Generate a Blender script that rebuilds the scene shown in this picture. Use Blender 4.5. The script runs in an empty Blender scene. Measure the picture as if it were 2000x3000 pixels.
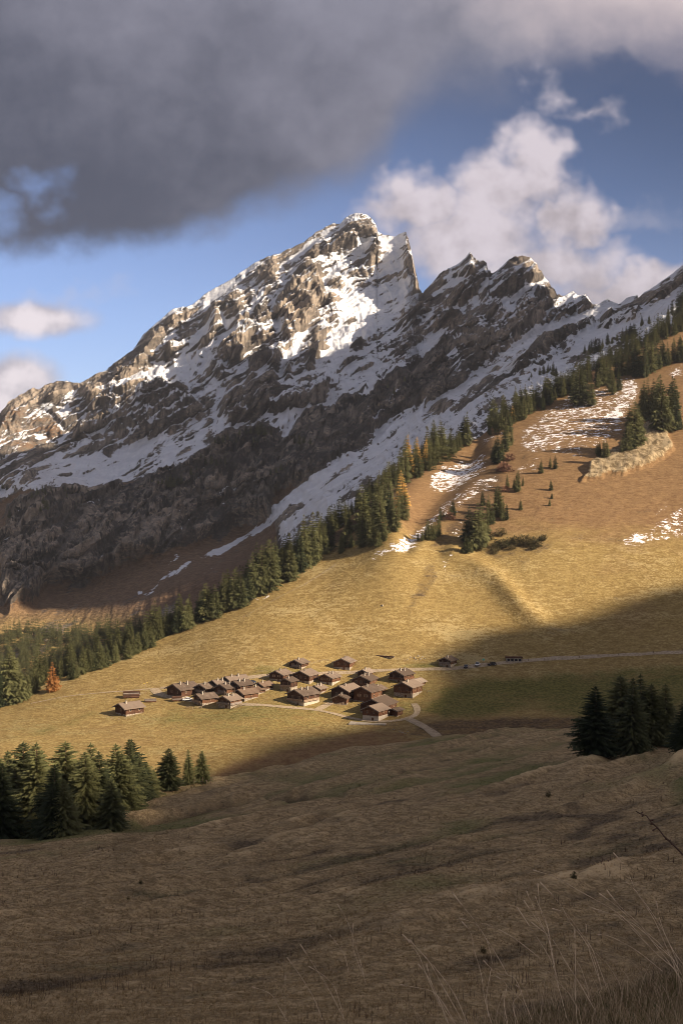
import bpy, bmesh, math, random
import numpy as np
from mathutils import Vector, Matrix
from mathutils.bvhtree import BVHTree

random.seed(7)
scn = bpy.context.scene
COL = scn.collection

# ------------------------------------------------------------------ camera, sun, sky, exposure
FPX, CX, CY = 3500.0, 1000.0, 1500.0          # focal length and centre in photo pixels (2000 x 3000)
cam_d = bpy.data.cameras.new('camera')
cam_d.sensor_fit = 'HORIZONTAL'; cam_d.sensor_width = 24.0; cam_d.lens = 42.0
cam_d.clip_start = 0.2; cam_d.clip_end = 40000
cam = bpy.data.objects.new('camera', cam_d); COL.objects.link(cam)
cam.location = (0, 0, 0); cam.rotation_euler = (math.radians(90), 0, 0)
scn.camera = cam

SUN_EL, SUN_AZ = math.radians(27), math.radians(113)      # azimuth clockwise from the view direction
SUN = Vector((math.sin(SUN_AZ)*math.cos(SUN_EL), math.cos(SUN_AZ)*math.cos(SUN_EL), math.sin(SUN_EL)))
sd = bpy.data.lights.new('sun', 'SUN'); sd.energy = 5.0; sd.angle = math.radians(0.42); sd.color = (1.0, 0.83, 0.62)
so = bpy.data.objects.new('sun', sd); COL.objects.link(so)
so.rotation_euler = (-SUN).to_track_quat('-Z', 'Y').to_euler(); so.location = (300, -100, 900)

scn.view_settings.view_transform = 'Standard'; scn.view_settings.look = 'None'
scn.view_settings.exposure = 1.0; scn.view_settings.gamma = 1.0; scn.view_settings.use_curve_mapping = False
scn.render.engine = 'CYCLES'
scn.cycles.use_denoising = True
scn.cycles.pixel_filter_type = 'BLACKMAN_HARRIS'; scn.cycles.filter_width = 0.85
scn.cycles.max_bounces = 4; scn.cycles.diffuse_bounces = 2; scn.cycles.volume_bounces = 0
scn.cycles.transparent_max_bounces = 4
scn.cycles.caustics_reflective = False; scn.cycles.caustics_refractive = False

# ------------------------------------------------------------------ shader expression helper
class E:
    """socket wrapper: E + E, E * 2 ... builds math nodes"""
    def __init__(s, nt, sock): s.nt, s.s = nt, sock
    def _m(s, op, *a):
        n = s.nt.nodes.new('ShaderNodeMath'); n.operation = op
        for i, v in enumerate((s,) + a):
            if isinstance(v, E): s.nt.links.new(v.s, n.inputs[i])
            else: n.inputs[i].default_value = v
        return E(s.nt, n.outputs[0])
    def __add__(s, o): return s._m('ADD', o)
    __radd__ = __add__
    def __sub__(s, o): return s._m('SUBTRACT', o)
    def __rsub__(s, o): return (s * -1) + o
    def __mul__(s, o): return s._m('MULTIPLY', o)
    __rmul__ = __mul__
    def __truediv__(s, o): return s._m('DIVIDE', o)
    def abs(s): return s._m('ABSOLUTE')
    def max(s, o): return s._m('MAXIMUM', o)
    def min(s, o): return s._m('MINIMUM', o)
    def sqrt(s): return s._m('SQRT')
    def smooth(s, a, b):
        n = s.nt.nodes.new('ShaderNodeMapRange'); n.interpolation_type = 'SMOOTHSTEP'
        s.nt.links.new(s.s, n.inputs[0]); n.inputs[1].default_value = a; n.inputs[2].default_value = b
        return E(s.nt, n.outputs[0])
    def lin(s, a, b, c=0.0, d=1.0):
        n = s.nt.nodes.new('ShaderNodeMapRange'); s.nt.links.new(s.s, n.inputs[0])
        for i, v in enumerate((a, b, c, d)): n.inputs[i+1].default_value = v
        return E(s.nt, n.outputs[0])

def mixc(nt, f, a, b):
    n = nt.nodes.new('ShaderNodeMix'); n.data_type = 'RGBA'
    for i, v in ((0, f), (6, a), (7, b)):
        if isinstance(v, E): nt.links.new(v.s, n.inputs[i])
        elif isinstance(v, tuple): n.inputs[i].default_value = v if len(v) == 4 else (*v, 1)
        else: n.inputs[i].default_value = v
    return E(nt, n.outputs[2])

def noise(nt, vec, scale, detail=4, rough=0.55, dist=0.0, stretch=None, rot=None, lac=2.0):
    if stretch or rot:
        m = nt.nodes.new('ShaderNodeMapping')
        if rot: m.inputs['Rotation'].default_value = rot
        if stretch: m.inputs['Scale'].default_value = stretch
        nt.links.new(vec.s, m.inputs[0]); vec = E(nt, m.outputs[0])
    n = nt.nodes.new('ShaderNodeTexNoise')
    nt.links.new(vec.s, n.inputs['Vector'])
    n.inputs['Scale'].default_value = scale; n.inputs['Detail'].default_value = detail
    n.inputs['Roughness'].default_value = rough; n.inputs['Distortion'].default_value = dist
    n.inputs['Lacunarity'].default_value = lac
    return E(nt, n.outputs[0])

# ------------------------------------------------------------------ world: sky with clouds
world = bpy.data.worlds.new('World'); scn.world = world; world.use_nodes = True
world.cycles.sampling_method = 'MANUAL'; world.cycles.sample_map_resolution = 512
nt = world.node_tree; nt.nodes.clear()
wo = nt.nodes.new('ShaderNodeOutputWorld'); bg = nt.nodes.new('ShaderNodeBackground')
nt.links.new(bg.outputs[0], wo.inputs[0])
sky = nt.nodes.new('ShaderNodeTexSky'); sky.sky_type = 'NISHITA'; sky.sun_disc = False
sky.sun_elevation = SUN_EL; sky.sun_rotation = SUN_AZ; sky.altitude = 1600
sky.air_density = 1.0; sky.dust_density = 0.5; sky.ozone_density = 1.6
tc = nt.nodes.new('ShaderNodeTexCoord'); D = E(nt, tc.outputs['Generated'])
sep = nt.nodes.new('ShaderNodeSeparateXYZ'); nt.links.new(D.s, sep.inputs[0])
dx, dy, dz = (E(nt, sep.outputs[i]) for i in range(3))
ya = dy.abs().max(0.02)
U = dx / ya * 3.5            # in thousands of photo pixels to the side of the view axis ...
Vv = dz / ya * 3.5           # ... and above the horizon (the far side of the sky mirrors this one)
cmb = nt.nodes.new('ShaderNodeCombineXYZ'); nt.links.new(U.s, cmb.inputs[0]); nt.links.new(Vv.s, cmb.inputs[1])
UV = E(nt, cmb.outputs[0])
n_big = noise(nt, UV, 1.6, 3, 0.52) - 0.5
n_mid = noise(nt, UV, 4.5, 4, 0.56) - 0.5
n_sm = noise(nt, UV, 16.0, 4, 0.6) - 0.5
mv = nt.nodes.new('ShaderNodeVectorMath'); mv.operation = 'ADD'; mv.inputs[1].default_value = (0.05, 0.05, 0)
nt.links.new(UV.s, mv.inputs[0])
UV2 = E(nt, mv.outputs[0])
n_mid2 = noise(nt, UV2, 4.5, 4, 0.56) - 0.5
n_rel = n_mid - n_mid2
# deck: the large cloud whose lower edge runs across the frame
fc = nt.nodes.new('ShaderNodeFloatCurve')
def px2(px, py): return ((px-1000)/1000.0, (1500-py)/1000.0)
edge = [(-600, 760), (0, 735), (250, 755), (470, 735), (560, 690), (720, 640), (900, 585), (1100, 500), (1180, 380), (1300, 300), (1480, 265), (1640, 185), (1800, 165), (2000, 185), (2600, 60)]
xs = [(px2(*e)[0] + 2) / 4 for e in edge]; ys = [px2(*e)[1] / 2 for e in edge]
cm = fc.mapping.curves[0]
cm.points[0].location = (0.0, ys[0]); cm.points[1].location = (1.0, ys[-1])
for x, y in zip(xs, ys): cm.points.new(x, y)
for p in cm.points: p.handle_type = 'AUTO_CLAMPED'
fc.mapping.update()
un = (U + 2.0) / 4.0
nt.links.new(un.s, fc.inputs['Value'])
edgeV = E(nt, fc.outputs[0]) * 2.0
dd = Vv - edgeV + n_big*0.16 + n_mid*0.16 + n_sm*0.03
soft = U.smooth(-0.4, 0.6) * 0.10 + 0.045
deck = (dd / soft).smooth(-0.7, 1.6)
n_wu = noise(nt, UV, 5.5, 3, 0.6) - 0.5
mv3 = nt.nodes.new('ShaderNodeVectorMath'); mv3.operation = 'ADD'; mv3.inputs[1].default_value = (7.3, 2.1, 0); nt.links.new(UV.s, mv3.inputs[0])
n_wv = noise(nt, E(nt, mv3.outputs[0]), 5.5, 3, 0.6) - 0.5
Uw = U + n_wu*0.30 + n_big*0.15; Vw = Vv + n_wv*0.26 - n_big*0.10
def ell(px, py, rx, ry):
    u, v = px2(px, py)
    a = (Uw - u) / (rx/1000.0); b = (Vw - v) / (ry/1000.0)
    return 1.0 - (a*a + b*b).sqrt()
hole = ell(105, 550, 130, 80).max(ell(-40, 640, 110, 90)) + n_mid*1.1
deck = deck * (1.0 - hole.smooth(-0.1, 1.1) * 0.62)
gap = ell(1760, 250, 330, 90) + n_mid*0.9
deck = deck * (1.0 - gap.smooth(-0.05, 0.5)*0.85)
cum = None
for e in [(1400, 690, 330, 170), (1545, 455, 120, 130), (1220, 600, 170, 110), (1660, 630, 130, 140), (1480, 560, 200, 140), (1900, 850, 380, 95), (1560, 780, 330, 140), (1610, 270, 70, 120), (1700, 330, 120, 50)]:
    k = ell(*e)
    if e[0] in (1610, 1700): k = k * 0.45 - 0.12
    cum = k if cum is None else cum.max(k)
cumn = cum + n_mid*0.75 + n_big*0.25 + n_sm*0.16
cumA = cumn.smooth(-0.12, 0.62)
lc = None
Us, Vs, Uw, Vw = Uw, Vw, U + n_wu*0.10, Vv + n_wv*0.07
for e in [(105, 935, 200, 62), (35, 1115, 175, 88), (-60, 1180, 240, 80), (-320, 930, 180, 60)]:
    k = ell(*e); lc = k if lc is None else lc.max(k)
Uw, Vw = Us, Vs
lcn = lc*1.15 + n_mid*0.6 + n_sm*0.15
lcA = lcn.smooth(-0.15, 0.60)
wisp = (ell(230, 870, 240, 60).max(ell(1850, 620, 260, 90)) + n_mid*1.3 + n_sm*0.5).smooth(0.25, 0.9) * 0.22
far = (n_big*1.5 + n_mid*0.6 + (U.abs() - 1.9)).smooth(0.05, 0.5) * Vv.smooth(-0.1, 0.2)     # broken cloud beyond the frame
# clear sky colour
bg2 = nt.nodes.new('ShaderNodeMix'); bg2.data_type = 'RGBA'; bg2.blend_type = 'MULTIPLY'; bg2.inputs[0].default_value = 1
nt.links.new(sky.outputs[0], bg2.inputs[6]); bg2.inputs[7].default_value = (0.78, 0.76, 0.92, 1)
clear = E(nt, bg2.outputs[2])
bg3 = nt.nodes.new('ShaderNodeVectorMath'); bg3.operation = 'SCALE'; nt.links.new(clear.s, bg3.inputs[0])
nt.links.new((1.56 - (Vv*0.75 + U*0.25).smooth(0.25, 1.25)*0.98).s, bg3.inputs['Scale'])
clear = E(nt, bg3.outputs[0])
K = 0.63 / 0.055            # cloud radiances below are in display units; the Background strength brings them back
def kc(r, g, b): return (r*K, g*K, b*K, 1)
white = mixc(nt, (n_rel*2.0 + n_sm*0.25 + Vv*0.95 - 0.42 + cumn*0.25).smooth(-0.25, 0.85), kc(0.31, 0.265, 0.275), kc(0.60, 0.535, 0.575))
wlow = mixc(nt, (n_rel*2.2 + n_sm*0.3 + lcn*0.75).smooth(-0.1, 0.75), kc(0.40, 0.36, 0.40), kc(0.74, 0.66, 0.68))
gshade = (n_big*1.2 + n_mid*0.85 + n_sm*0.25 + (Vv - 0.75)*0.75 + U*0.42).smooth(-0.45, 0.95)
grey = mixc(nt, gshade, kc(0.050, 0.057, 0.088), kc(0.222, 0.22, 0.275))
grey = mixc(nt, (U*0.8 + Vv*0.9 - 1.42 + n_mid*0.5).smooth(0.0, 0.7), grey, kc(0.52, 0.44, 0.45))
c = mixc(nt, wisp, clear, kc(0.5, 0.46, 0.50))
c = mixc(nt, far * 0.8, c, kc(0.32, 0.30, 0.32))
c = mixc(nt, lcA * 0.93, c, wlow)
c = mixc(nt, cumA * 0.93, c, white)
c = mixc(nt, deck * 0.97, c, grey)
zen = dz.smooth(0.45, 0.75)
c = mixc(nt, zen, c, kc(0.20, 0.205, 0.25))
nt.links.new(c.s, bg.inputs[0]); bg.inputs[1].default_value = 0.055

# ------------------------------------------------------------------ helpers: noise, polygons, projection
_rs = np.random.RandomState(3)
_perm = _rs.permutation(256); _perm = np.concatenate([_perm, _perm, _perm])
_g = _rs.normal(size=(256, 3)); _g /= np.linalg.norm(_g, axis=1)[:, None]
_g = _g.astype(np.float32)
def perlin(x, y, z=0.0):
    x = np.asarray(x, np.float32); y = np.asarray(y, np.float32); z = np.broadcast_to(np.asarray(z, np.float32), x.shape)
    xi, yi, zi = np.floor(x).astype(np.int32), np.floor(y).astype(np.int32), np.floor(z).astype(np.int32)
    xf, yf, zf = x-xi, y-yi, z-zi
    f = lambda t: t*t*t*(t*(t*6-15)+10)
    u, v, w = f(xf), f(yf), f(zf)
    xi &= 255; yi &= 255; zi &= 255
    out = 0
    for i in (0, 1):
        a = _perm[xi+i]; wu = u if i else 1-u
        for j in (0, 1):
            b = _perm[a+((yi+j) & 255)]; wv = wu*(v if j else 1-v)
            for k in (0, 1):
                g = _g[_perm[b+((zi+k) & 255)]]
                out = out + wv*(w if k else 1-w)*(g[..., 0]*(xf-i)+g[..., 1]*(yf-j)+g[..., 2]*(zf-k))
    return out * 1.5
def fbm(x, y, z=0.0, o=4, gain=0.5):
    a, s, t = 1.0, 0.0, 0.0
    for i in range(o):
        s = s + a*perlin(x*2.03**i+i*17.3, y*2.03**i-i*9.1, np.asarray(z)*2.03**i+i*5.7); t += a; a *= gain
    return s/t
def ridged(x, y, z=0.0, o=4, gain=0.5):
    a, s, t = 1.0, 0.0, 0.0
    for i in range(o):
        s = s + a*(1-2*np.abs(perlin(x*2.07**i+i*31.7, y*2.07**i-i*12.9, np.asarray(z)*2.07**i+i*3.3))); t += a; a *= gain
    return s/t
def sstep(a, b, x):
    t = np.clip((x-a)/(b-a), 0, 1); return t*t*(3-2*t)
def poly_mask(px, py, poly, soft=12.0):
    """1 inside the polygon, 0 outside, soft edge"""
    P = np.array(poly, float); x0, y0 = P.min(0)-soft; x1, y1 = P.max(0)+soft
    out = np.zeros(px.shape); sel = (px > x0) & (px < x1) & (py > y0) & (py < y1)
    X, Y = px[sel], py[sel]
    if X.size == 0: return out
    ins = np.zeros(X.shape, bool); d2 = np.full(X.shape, 1e12)
    n = len(P)
    for i in range(n):
        ax, ay = P[i]; bx, by = P[(i+1) % n]
        cond = ((ay > Y) != (by > Y))
        with np.errstate(divide='ignore', invalid='ignore'):
            ins ^= cond & (X < (bx-ax)*(Y-ay)/(by-ay if by != ay else 1e-9)+ax)
        ex, ey = bx-ax, by-ay; L = ex*ex+ey*ey+1e-9
        t = np.clip(((X-ax)*ex+(Y-ay)*ey)/L, 0, 1)
        d2 = np.minimum(d2, (X-ax-t*ex)**2+(Y-ay-t*ey)**2)
    sdist = np.sqrt(d2)*np.where(ins, 1, -1)
    out[sel] = sstep(-soft, soft, sdist)
    return out
def line_dist(px, py, pts):
    d2 = np.full(px.shape, 1e12)
    for (ax, ay), (bx, by) in zip(pts[:-1], pts[1:]):
        ex, ey = bx-ax, by-ay; L = ex*ex+ey*ey+1e-9
        t = np.clip(((px-ax)*ex+(py-ay)*ey)/L, 0, 1)
        d2 = np.minimum(d2, (px-ax-t*ex)**2+(py-ay-t*ey)**2)
    return np.sqrt(d2)
def fr(x0, y0, s): return lambda *pts: [(x0+x/s, y0+y/s) for x, y in pts]
fA, fB, fC, fD = fr(0, 600, 2.24), fr(600, 600, 2.24), fr(1200, 600, 1.96), fr(0, 1400, 1.96)
fE, fF, fG, fO = fr(1500, 850, 3.136), fr(1000, 1150, 2.412), fr(400, 1250, 1.8447), fr(0, 0, 0.784)
fV1, fV2, fL, fR = fr(300, 1880, 2.613), fr(750, 1880, 2.613), fr(0, 2100, 2.24), fr(1500, 1950, 3.136)
def P3(px, py, Y): return Vector(((px-CX)/FPX*Y, Y, (CY-py)/FPX*Y))
def rbf(ctrl):
    C = np.array(ctrl, float); xy = C[:, :2]/1000.0; v = np.log(C[:, 2])
    phi = lambda r2: 0.5*r2*np.log(r2+1e-12)
    n = len(C); d2 = ((xy[:, None]-xy[None])**2).sum(-1)
    A = np.zeros((n+3, n+3)); A[:n, :n] = phi(d2)+np.eye(n)*1e-3
    A[:n, n] = 1; A[:n, n+1:] = xy; A[n, :n] = 1; A[n+1:, :n] = xy.T
    w = np.linalg.solve(A, np.concatenate([v, [0, 0, 0]]))
    def f(px, py):
        X, Y = np.asarray(px, float)/1000.0, np.asarray(py, float)/1000.0
        out = w[n]+w[n+1]*X+w[n+2]*Y
        for i in range(n): out = out+w[i]*phi((X-xy[i, 0])**2+(Y-xy[i, 1])**2)
        return np.exp(out)
    return f
def grid_mesh(name, X, Y, Z, attrs=None, mat=None, smooth=True):
    nr, nc = X.shape
    me = bpy.data.meshes.new(name)
    co = np.stack([X, Y, Z], -1).reshape(-1, 3).astype(np.float32)
    idx = np.arange(nr*nc).reshape(nr, nc)
    q = np.stack([idx[:-1, :-1], idx[:-1, 1:], idx[1:, 1:], idx[1:, :-1]], -1).reshape(-1, 4).astype(np.int32)
    me.vertices.add(len(co)); me.vertices.foreach_set('co', co.ravel())
    me.loops.add(q.size); me.loops.foreach_set('vertex_index', q.ravel())
    me.polygons.add(len(q)); me.polygons.foreach_set('loop_start', np.arange(0, q.size, 4, dtype=np.int32))
    me.update(calc_edges=True)
    me.polygons.foreach_set('use_smooth', np.full(len(q), smooth))
    for k, a in (attrs or {}).items():
        if a.ndim == 2:
            at = me.attributes.new(k, 'FLOAT', 'POINT'); at.data.foreach_set('value', a.ravel().astype(np.float32))
        else:
            at = me.attributes.new(k, 'FLOAT_COLOR', 'POINT')
            c4 = np.concatenate([a.reshape(-1, 3), np.ones((nr*nc, 1))], 1).astype(np.float32)
            at.data.foreach_set('color', c4.ravel())
    if mat: me.materials.append(mat)
    o = bpy.data.objects.new(name, me); COL.objects.link(o)
    return o
def grid_normals(X, Y, Z):
    P = np.stack([X, Y, Z], -1)
    du = np.gradient(P, axis=1); dv = np.gradient(P, axis=0)
    n = np.cross(du, dv); n /= np.linalg.norm(n, axis=-1, keepdims=True)+1e-9
    return n * np.where(n[..., 1:2] > 0, -1, 1)        # towards the viewer's side
def blur(a, k):
    for ax in (0, 1):
        c = np.cumsum(np.pad(a, [(k+1, k) if i == ax else (0, 0) for i in (0, 1)], mode='edge'), axis=ax)
        n = 2*k+1
        a = (np.take(c, range(n, c.shape[ax]), ax)-np.take(c, range(0, c.shape[ax]-n), ax))/n
    return a
def new_mat(name, rough=0.9, spec=0.2):
    m = bpy.data.materials.new(name); m.use_nodes = True
    b = m.node_tree.nodes['Principled BSDF']; b.inputs['Roughness'].default_value = rough
    b.inputs['Specular IOR Level'].default_value = spec
    return m, m.node_tree, b
def objco(nt):
    t = nt.nodes.new('ShaderNodeTexCoord'); return E(nt, t.outputs['Object'])
def attr(nt, name, out=2):
    a = nt.nodes.new('ShaderNodeAttribute'); a.attribute_name = name
    return E(nt, a.outputs[out])
def attr3(nt, name):
    a = nt.nodes.new('ShaderNodeAttribute'); a.attribute_name = name
    s = nt.nodes.new('ShaderNodeSeparateColor'); nt.links.new(a.outputs[0], s.inputs[0])
    return [E(nt, s.outputs[i]) for i in range(3)]
def bump(nt, b, h, strength=0.6, dist=1.0, prev=None):
    n = nt.nodes.new('ShaderNodeBump'); n.inputs['Strength'].default_value = strength; n.inputs['Distance'].default_value = dist
    nt.links.new(h.s, n.inputs['Height'])
    if prev: nt.links.new(prev.outputs[0], n.inputs['Normal'])
    nt.links.new(n.outputs[0], b.inputs['Normal']); return n
def structure(o, label, cat=None):
    o['kind'] = 'structure'; o['label'] = label
    if cat: o['category'] = cat
    return o
# ------------------------------------------------------------------ mountain
def interp(pts): 
    P = sorted(pts); xs = [p[0] for p in P]; ys = [p[1] for p in P]
    return lambda u: np.interp(u, xs, ys)
sky_line = fO((-150, 1010), (0, 955), (20, 935), (40, 918), (75, 898), (92, 904), (100, 894), (130, 880), (152, 878), (165, 886), (185, 884), (210, 870), (245, 855), (270, 832), (300, 815), (318, 790), (330, 772), (350, 752), (372, 735), (400, 712), (418, 708), (440, 706), (470, 680), (500, 662), (540, 640), (560, 622), (600, 600), (622, 594), (640, 588), (672, 572), (700, 558), (724, 538), (742, 528), (766, 516), (780, 518), (795, 502), (812, 496), (828, 497), (845, 504), (856, 512), (863, 520), (866, 538), (880, 543), (905, 546), (918, 540), (930, 540), (937, 556), (945, 592), (953, 632), (960, 662), (968, 682), (975, 672), (990, 655), (1010, 632), (1030, 622), (1050, 610), (1066, 598), (1077, 585), (1084, 597), (1092, 602), (1108, 603), (1116, 616), (1118, 630), (1126, 636), (1140, 626), (1150, 616), (1165, 604), (1180, 600), (1200, 595), (1215, 596), (1228, 610), (1236, 624), (1248, 640), (1262, 656), (1272, 676), (1276, 684), (1298, 684), (1313, 673), (1322, 681), (1338, 679), (1350, 692), (1358, 707), (1380, 699), (1392, 692), (1404, 699), (1420, 703), (1440, 687), (1455, 683), (1462, 692), (1478, 678), (1510, 655), (1540, 635), (1568, 612), (1720, 520))
sky_f = interp(sky_line)
crestB_pts = [(-400, 2200), (0, 2068), (130, 2006), (250, 1957), (450, 1880), (640, 1790), (800, 1690), (900, 1625), (980, 1560), (1060, 1480), (1200, 1380), (1340, 1300), (1530, 1200), (1722, 1090), (2000, 940), (2400, 760)]
crestB = interp(crestB_pts)
m_depth = rbf([(-100, 1240, 2480), (200, 1120, 2640), (0, 1300, 2330), (120, 1340, 2260), (400, 1000, 2780), (600, 850, 2880), (800, 720, 2930),
    (300, 1430, 2050), (0, 1470, 2000), (100, 1440, 1900), (100, 1600, 1720), (200, 1800, 1450), (0, 1860, 1330), (-100, 1950, 1250), (450, 1200, 2400), (500, 1400, 1950),
    (600, 1500, 1780), (400, 1650, 1600), (700, 1640, 1530), (800, 1560, 1580), (1100, 1350, 1620), (1500, 1050, 1760), (1790, 890, 1950),
    (1050, 635, 2900), (1180, 690, 2820), (1100, 900, 2620), (900, 900, 2640), (700, 1000, 2550), (700, 1150, 2300), (900, 1300, 1980), (1000, 1150, 2200), (1250, 1150, 1950), (1220, 860, 2600),
    (1370, 750, 2480), (1250, 900, 2430), (1540, 760, 2330), (1450, 900, 2180), (1400, 1080, 1900), (1650, 870, 2150), (1600, 1000, 1900), (2000, 775, 1750), (1900, 900, 1580), (2050, 900, 1450),
    (1750, 1050, 1450), (1500, 1200, 1380), (1300, 1330, 1330), (1000, 1520, 1270), (700, 1700, 1280), (500, 1820, 1240), (250, 1950, 1150), (0, 2070, 1080)])
nc, nr = 1010, 470
u = np.linspace(-130, 2130, nc)
top = sky_f(u); bot = crestB(u)+70
t = np.linspace(0, 1, nr)[:, None]
PX = np.broadcast_to(u, (nr, nc)).copy(); PY = bot+(top-bot)*t
DY = m_depth(PX, PY)
# keep the slope from ever folding towards the viewer on the way up too strongly
X = (PX-CX)/FPX*DY; Z = (CY-PY)/FPX*DY; Y = DY
wx = fbm(X/260, Z/260, Y/400, 3)
wpx = PX+30*fbm(PX/90, PY/90, 3.3, 4); wpy = PY+24*fbm(PX/90, PY/90, 8.1, 4)
rock_polys = [
    fA((480, 1190), (690, 1110), (900, 960), (1000, 840), (1080, 740), (1200, 690), (1260, 690), (1130, 830), (1010, 960), (960, 1040), (860, 1130), (700, 1270), (600, 1340), (560, 1300)),
    fA((720, 1300), (960, 1170), (1200, 1230), (1330, 1380), (1180, 1440), (1000, 1530), (880, 1590), (700, 1480)),
    fA((0, 1400), (120, 1230), (250, 1220), (330, 1180), (480, 1180), (450, 1250), (330, 1290), (230, 1330), (120, 1480), (0, 1560)),
    fA((560, 1420), (700, 1250), (880, 1190), (960, 1200), (800, 1380), (640, 1500), (480, 1560)),
    fA((1080, 940), (1160, 900), (1150, 1000), (1080, 1010)), fA((1340, 860), (1380, 700), (1450, 690), (1440, 830), (1380, 940), (1320, 960)),
    fA((1340, 1120), (1500, 880), (1568, 860), (1568, 990), (1440, 1030), (1400, 1100)),
    fB((600, 470), (660, 395), (740, 420), (750, 520), (800, 600), (870, 620), (850, 680), (720, 660), (700, 760), (640, 860), (560, 900), (500, 880), (530, 780), (460, 740), (480, 640), (560, 520)),
    fB((850, 230), (940, 110), (1020, 75), (1080, 100), (1120, 150), (1120, 200), (1000, 195), (930, 260), (870, 310), (700, 380), (650, 360), (760, 260)),
    fB((1280, 195), (1330, 200), (1350, 330), (1380, 450), (1410, 580), (1380, 640), (1345, 560), (1305, 480), (1325, 380)),
    fB((0, 740), (60, 690), (100, 740), (90, 840), (30, 950), (0, 950)), fB((330, 400), (480, 350), (500, 420), (440, 540), (340, 530), (300, 470)),
    fB((110, 640), (230, 580), (240, 700), (210, 760), (110, 740)), fB((0, 1000), (180, 900), (290, 780), (400, 640), (450, 760), (440, 900), (260, 1010), (170, 1080), (60, 1000)),
    fB((160, 820), (260, 760), (290, 720), (280, 800), (200, 860)), fB((790, 520), (850, 480), (910, 520), (900, 560), (820, 550)), fB((920, 240), (980, 230), (980, 280), (930, 290)),
    fB((1090, 240), (1140, 260), (1100, 400), (1060, 410), (1070, 300)), fB((1060, 380), (1110, 330), (1090, 410), (1030, 420)),
    fB((100, 1380), (150, 1260), (280, 1240), (440, 1130), (450, 1240), (640, 1260), (660, 1320), (600, 1370), (420, 1390), (300, 1430), (170, 1450)),
    fB((1280, 800), (1400, 640), (1440, 590), (1500, 600), (1480, 680), (1360, 770)), fB((1170, 1060), (1330, 890), (1420, 900), (1300, 1000), (1190, 1070)),
    fB((660, 1330), (700, 1230), (780, 1160), (820, 1180), (770, 1260), (700, 1320)), fB((270, 1180), (330, 1050), (400, 1000), (430, 1050), (330, 1130)),
    fB((50, 1150), (90, 1080), (130, 1150), (90, 1190)), fB((420, 980), (460, 950), (470, 1080), (440, 1130), (410, 1060)), fB((500, 1150), (550, 1000), (560, 1080), (530, 1180)), fB((650, 1110), (700, 950), (800, 940), (720, 1020), (690, 1120)),
    fB((940, 960), (1010, 920), (1040, 930), (1000, 970)), fB((880, 1060), (980, 1020), (1010, 1040), (900, 1080)), fB((970, 1120), (1090, 1050), (1120, 1070), (1000, 1140)),
    fC((60, 540), (130, 450), (220, 380), (300, 340), (345, 285), (370, 330), (435, 335), (450, 400), (420, 430), (350, 420), (270, 420), (200, 460), (120, 520)),
    fC((190, 560), (280, 540), (330, 500), (410, 440), (450, 440), (420, 480), (340, 560), (240, 590)),
    fC((405, 560), (460, 460), (520, 390), (580, 320), (660, 310), (720, 350), (760, 430), (700, 440), (600, 490), (500, 560), (410, 590)),
    fC((140, 860), (250, 760), (380, 640), (470, 590), (510, 640), (560, 660), (600, 600), (700, 560), (770, 480), (850, 540), (770, 640), (740, 700), (640, 760), (520, 850), (440, 930), (300, 1020), (130, 1130), (0, 1210), (0, 1000), (60, 900)),
    fC((770, 690), (860, 600), (930, 560), (1000, 530), (1045, 595), (960, 640), (860, 670)), fC((580, 960), (740, 840), (1030, 680), (1030, 720), (900, 800), (700, 920), (600, 970)),
    fC((1060, 690), (1300, 560), (1420, 490), (1568, 380), (1568, 440), (1420, 570), (1250, 640), (1100, 710)), fC((1070, 730), (1200, 680), (1320, 610), (1320, 640), (1200, 710), (1090, 750)),
    fC((860, 850), (900, 820), (930, 830), (880, 870)), fC((110, 1190), (180, 1140), (200, 1150), (140, 1195)), fC((180, 1190), (220, 1155), (235, 1165), (195, 1195)), fC((600, 990), (760, 910), (800, 900), (700, 960), (620, 1000)),
    fC((0, 760), (80, 690), (190, 640), (300, 640), (230, 690), (120, 740), (30, 800)), fC((0, 640), (60, 560), (130, 570), (60, 630), (0, 690)),
]
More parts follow.
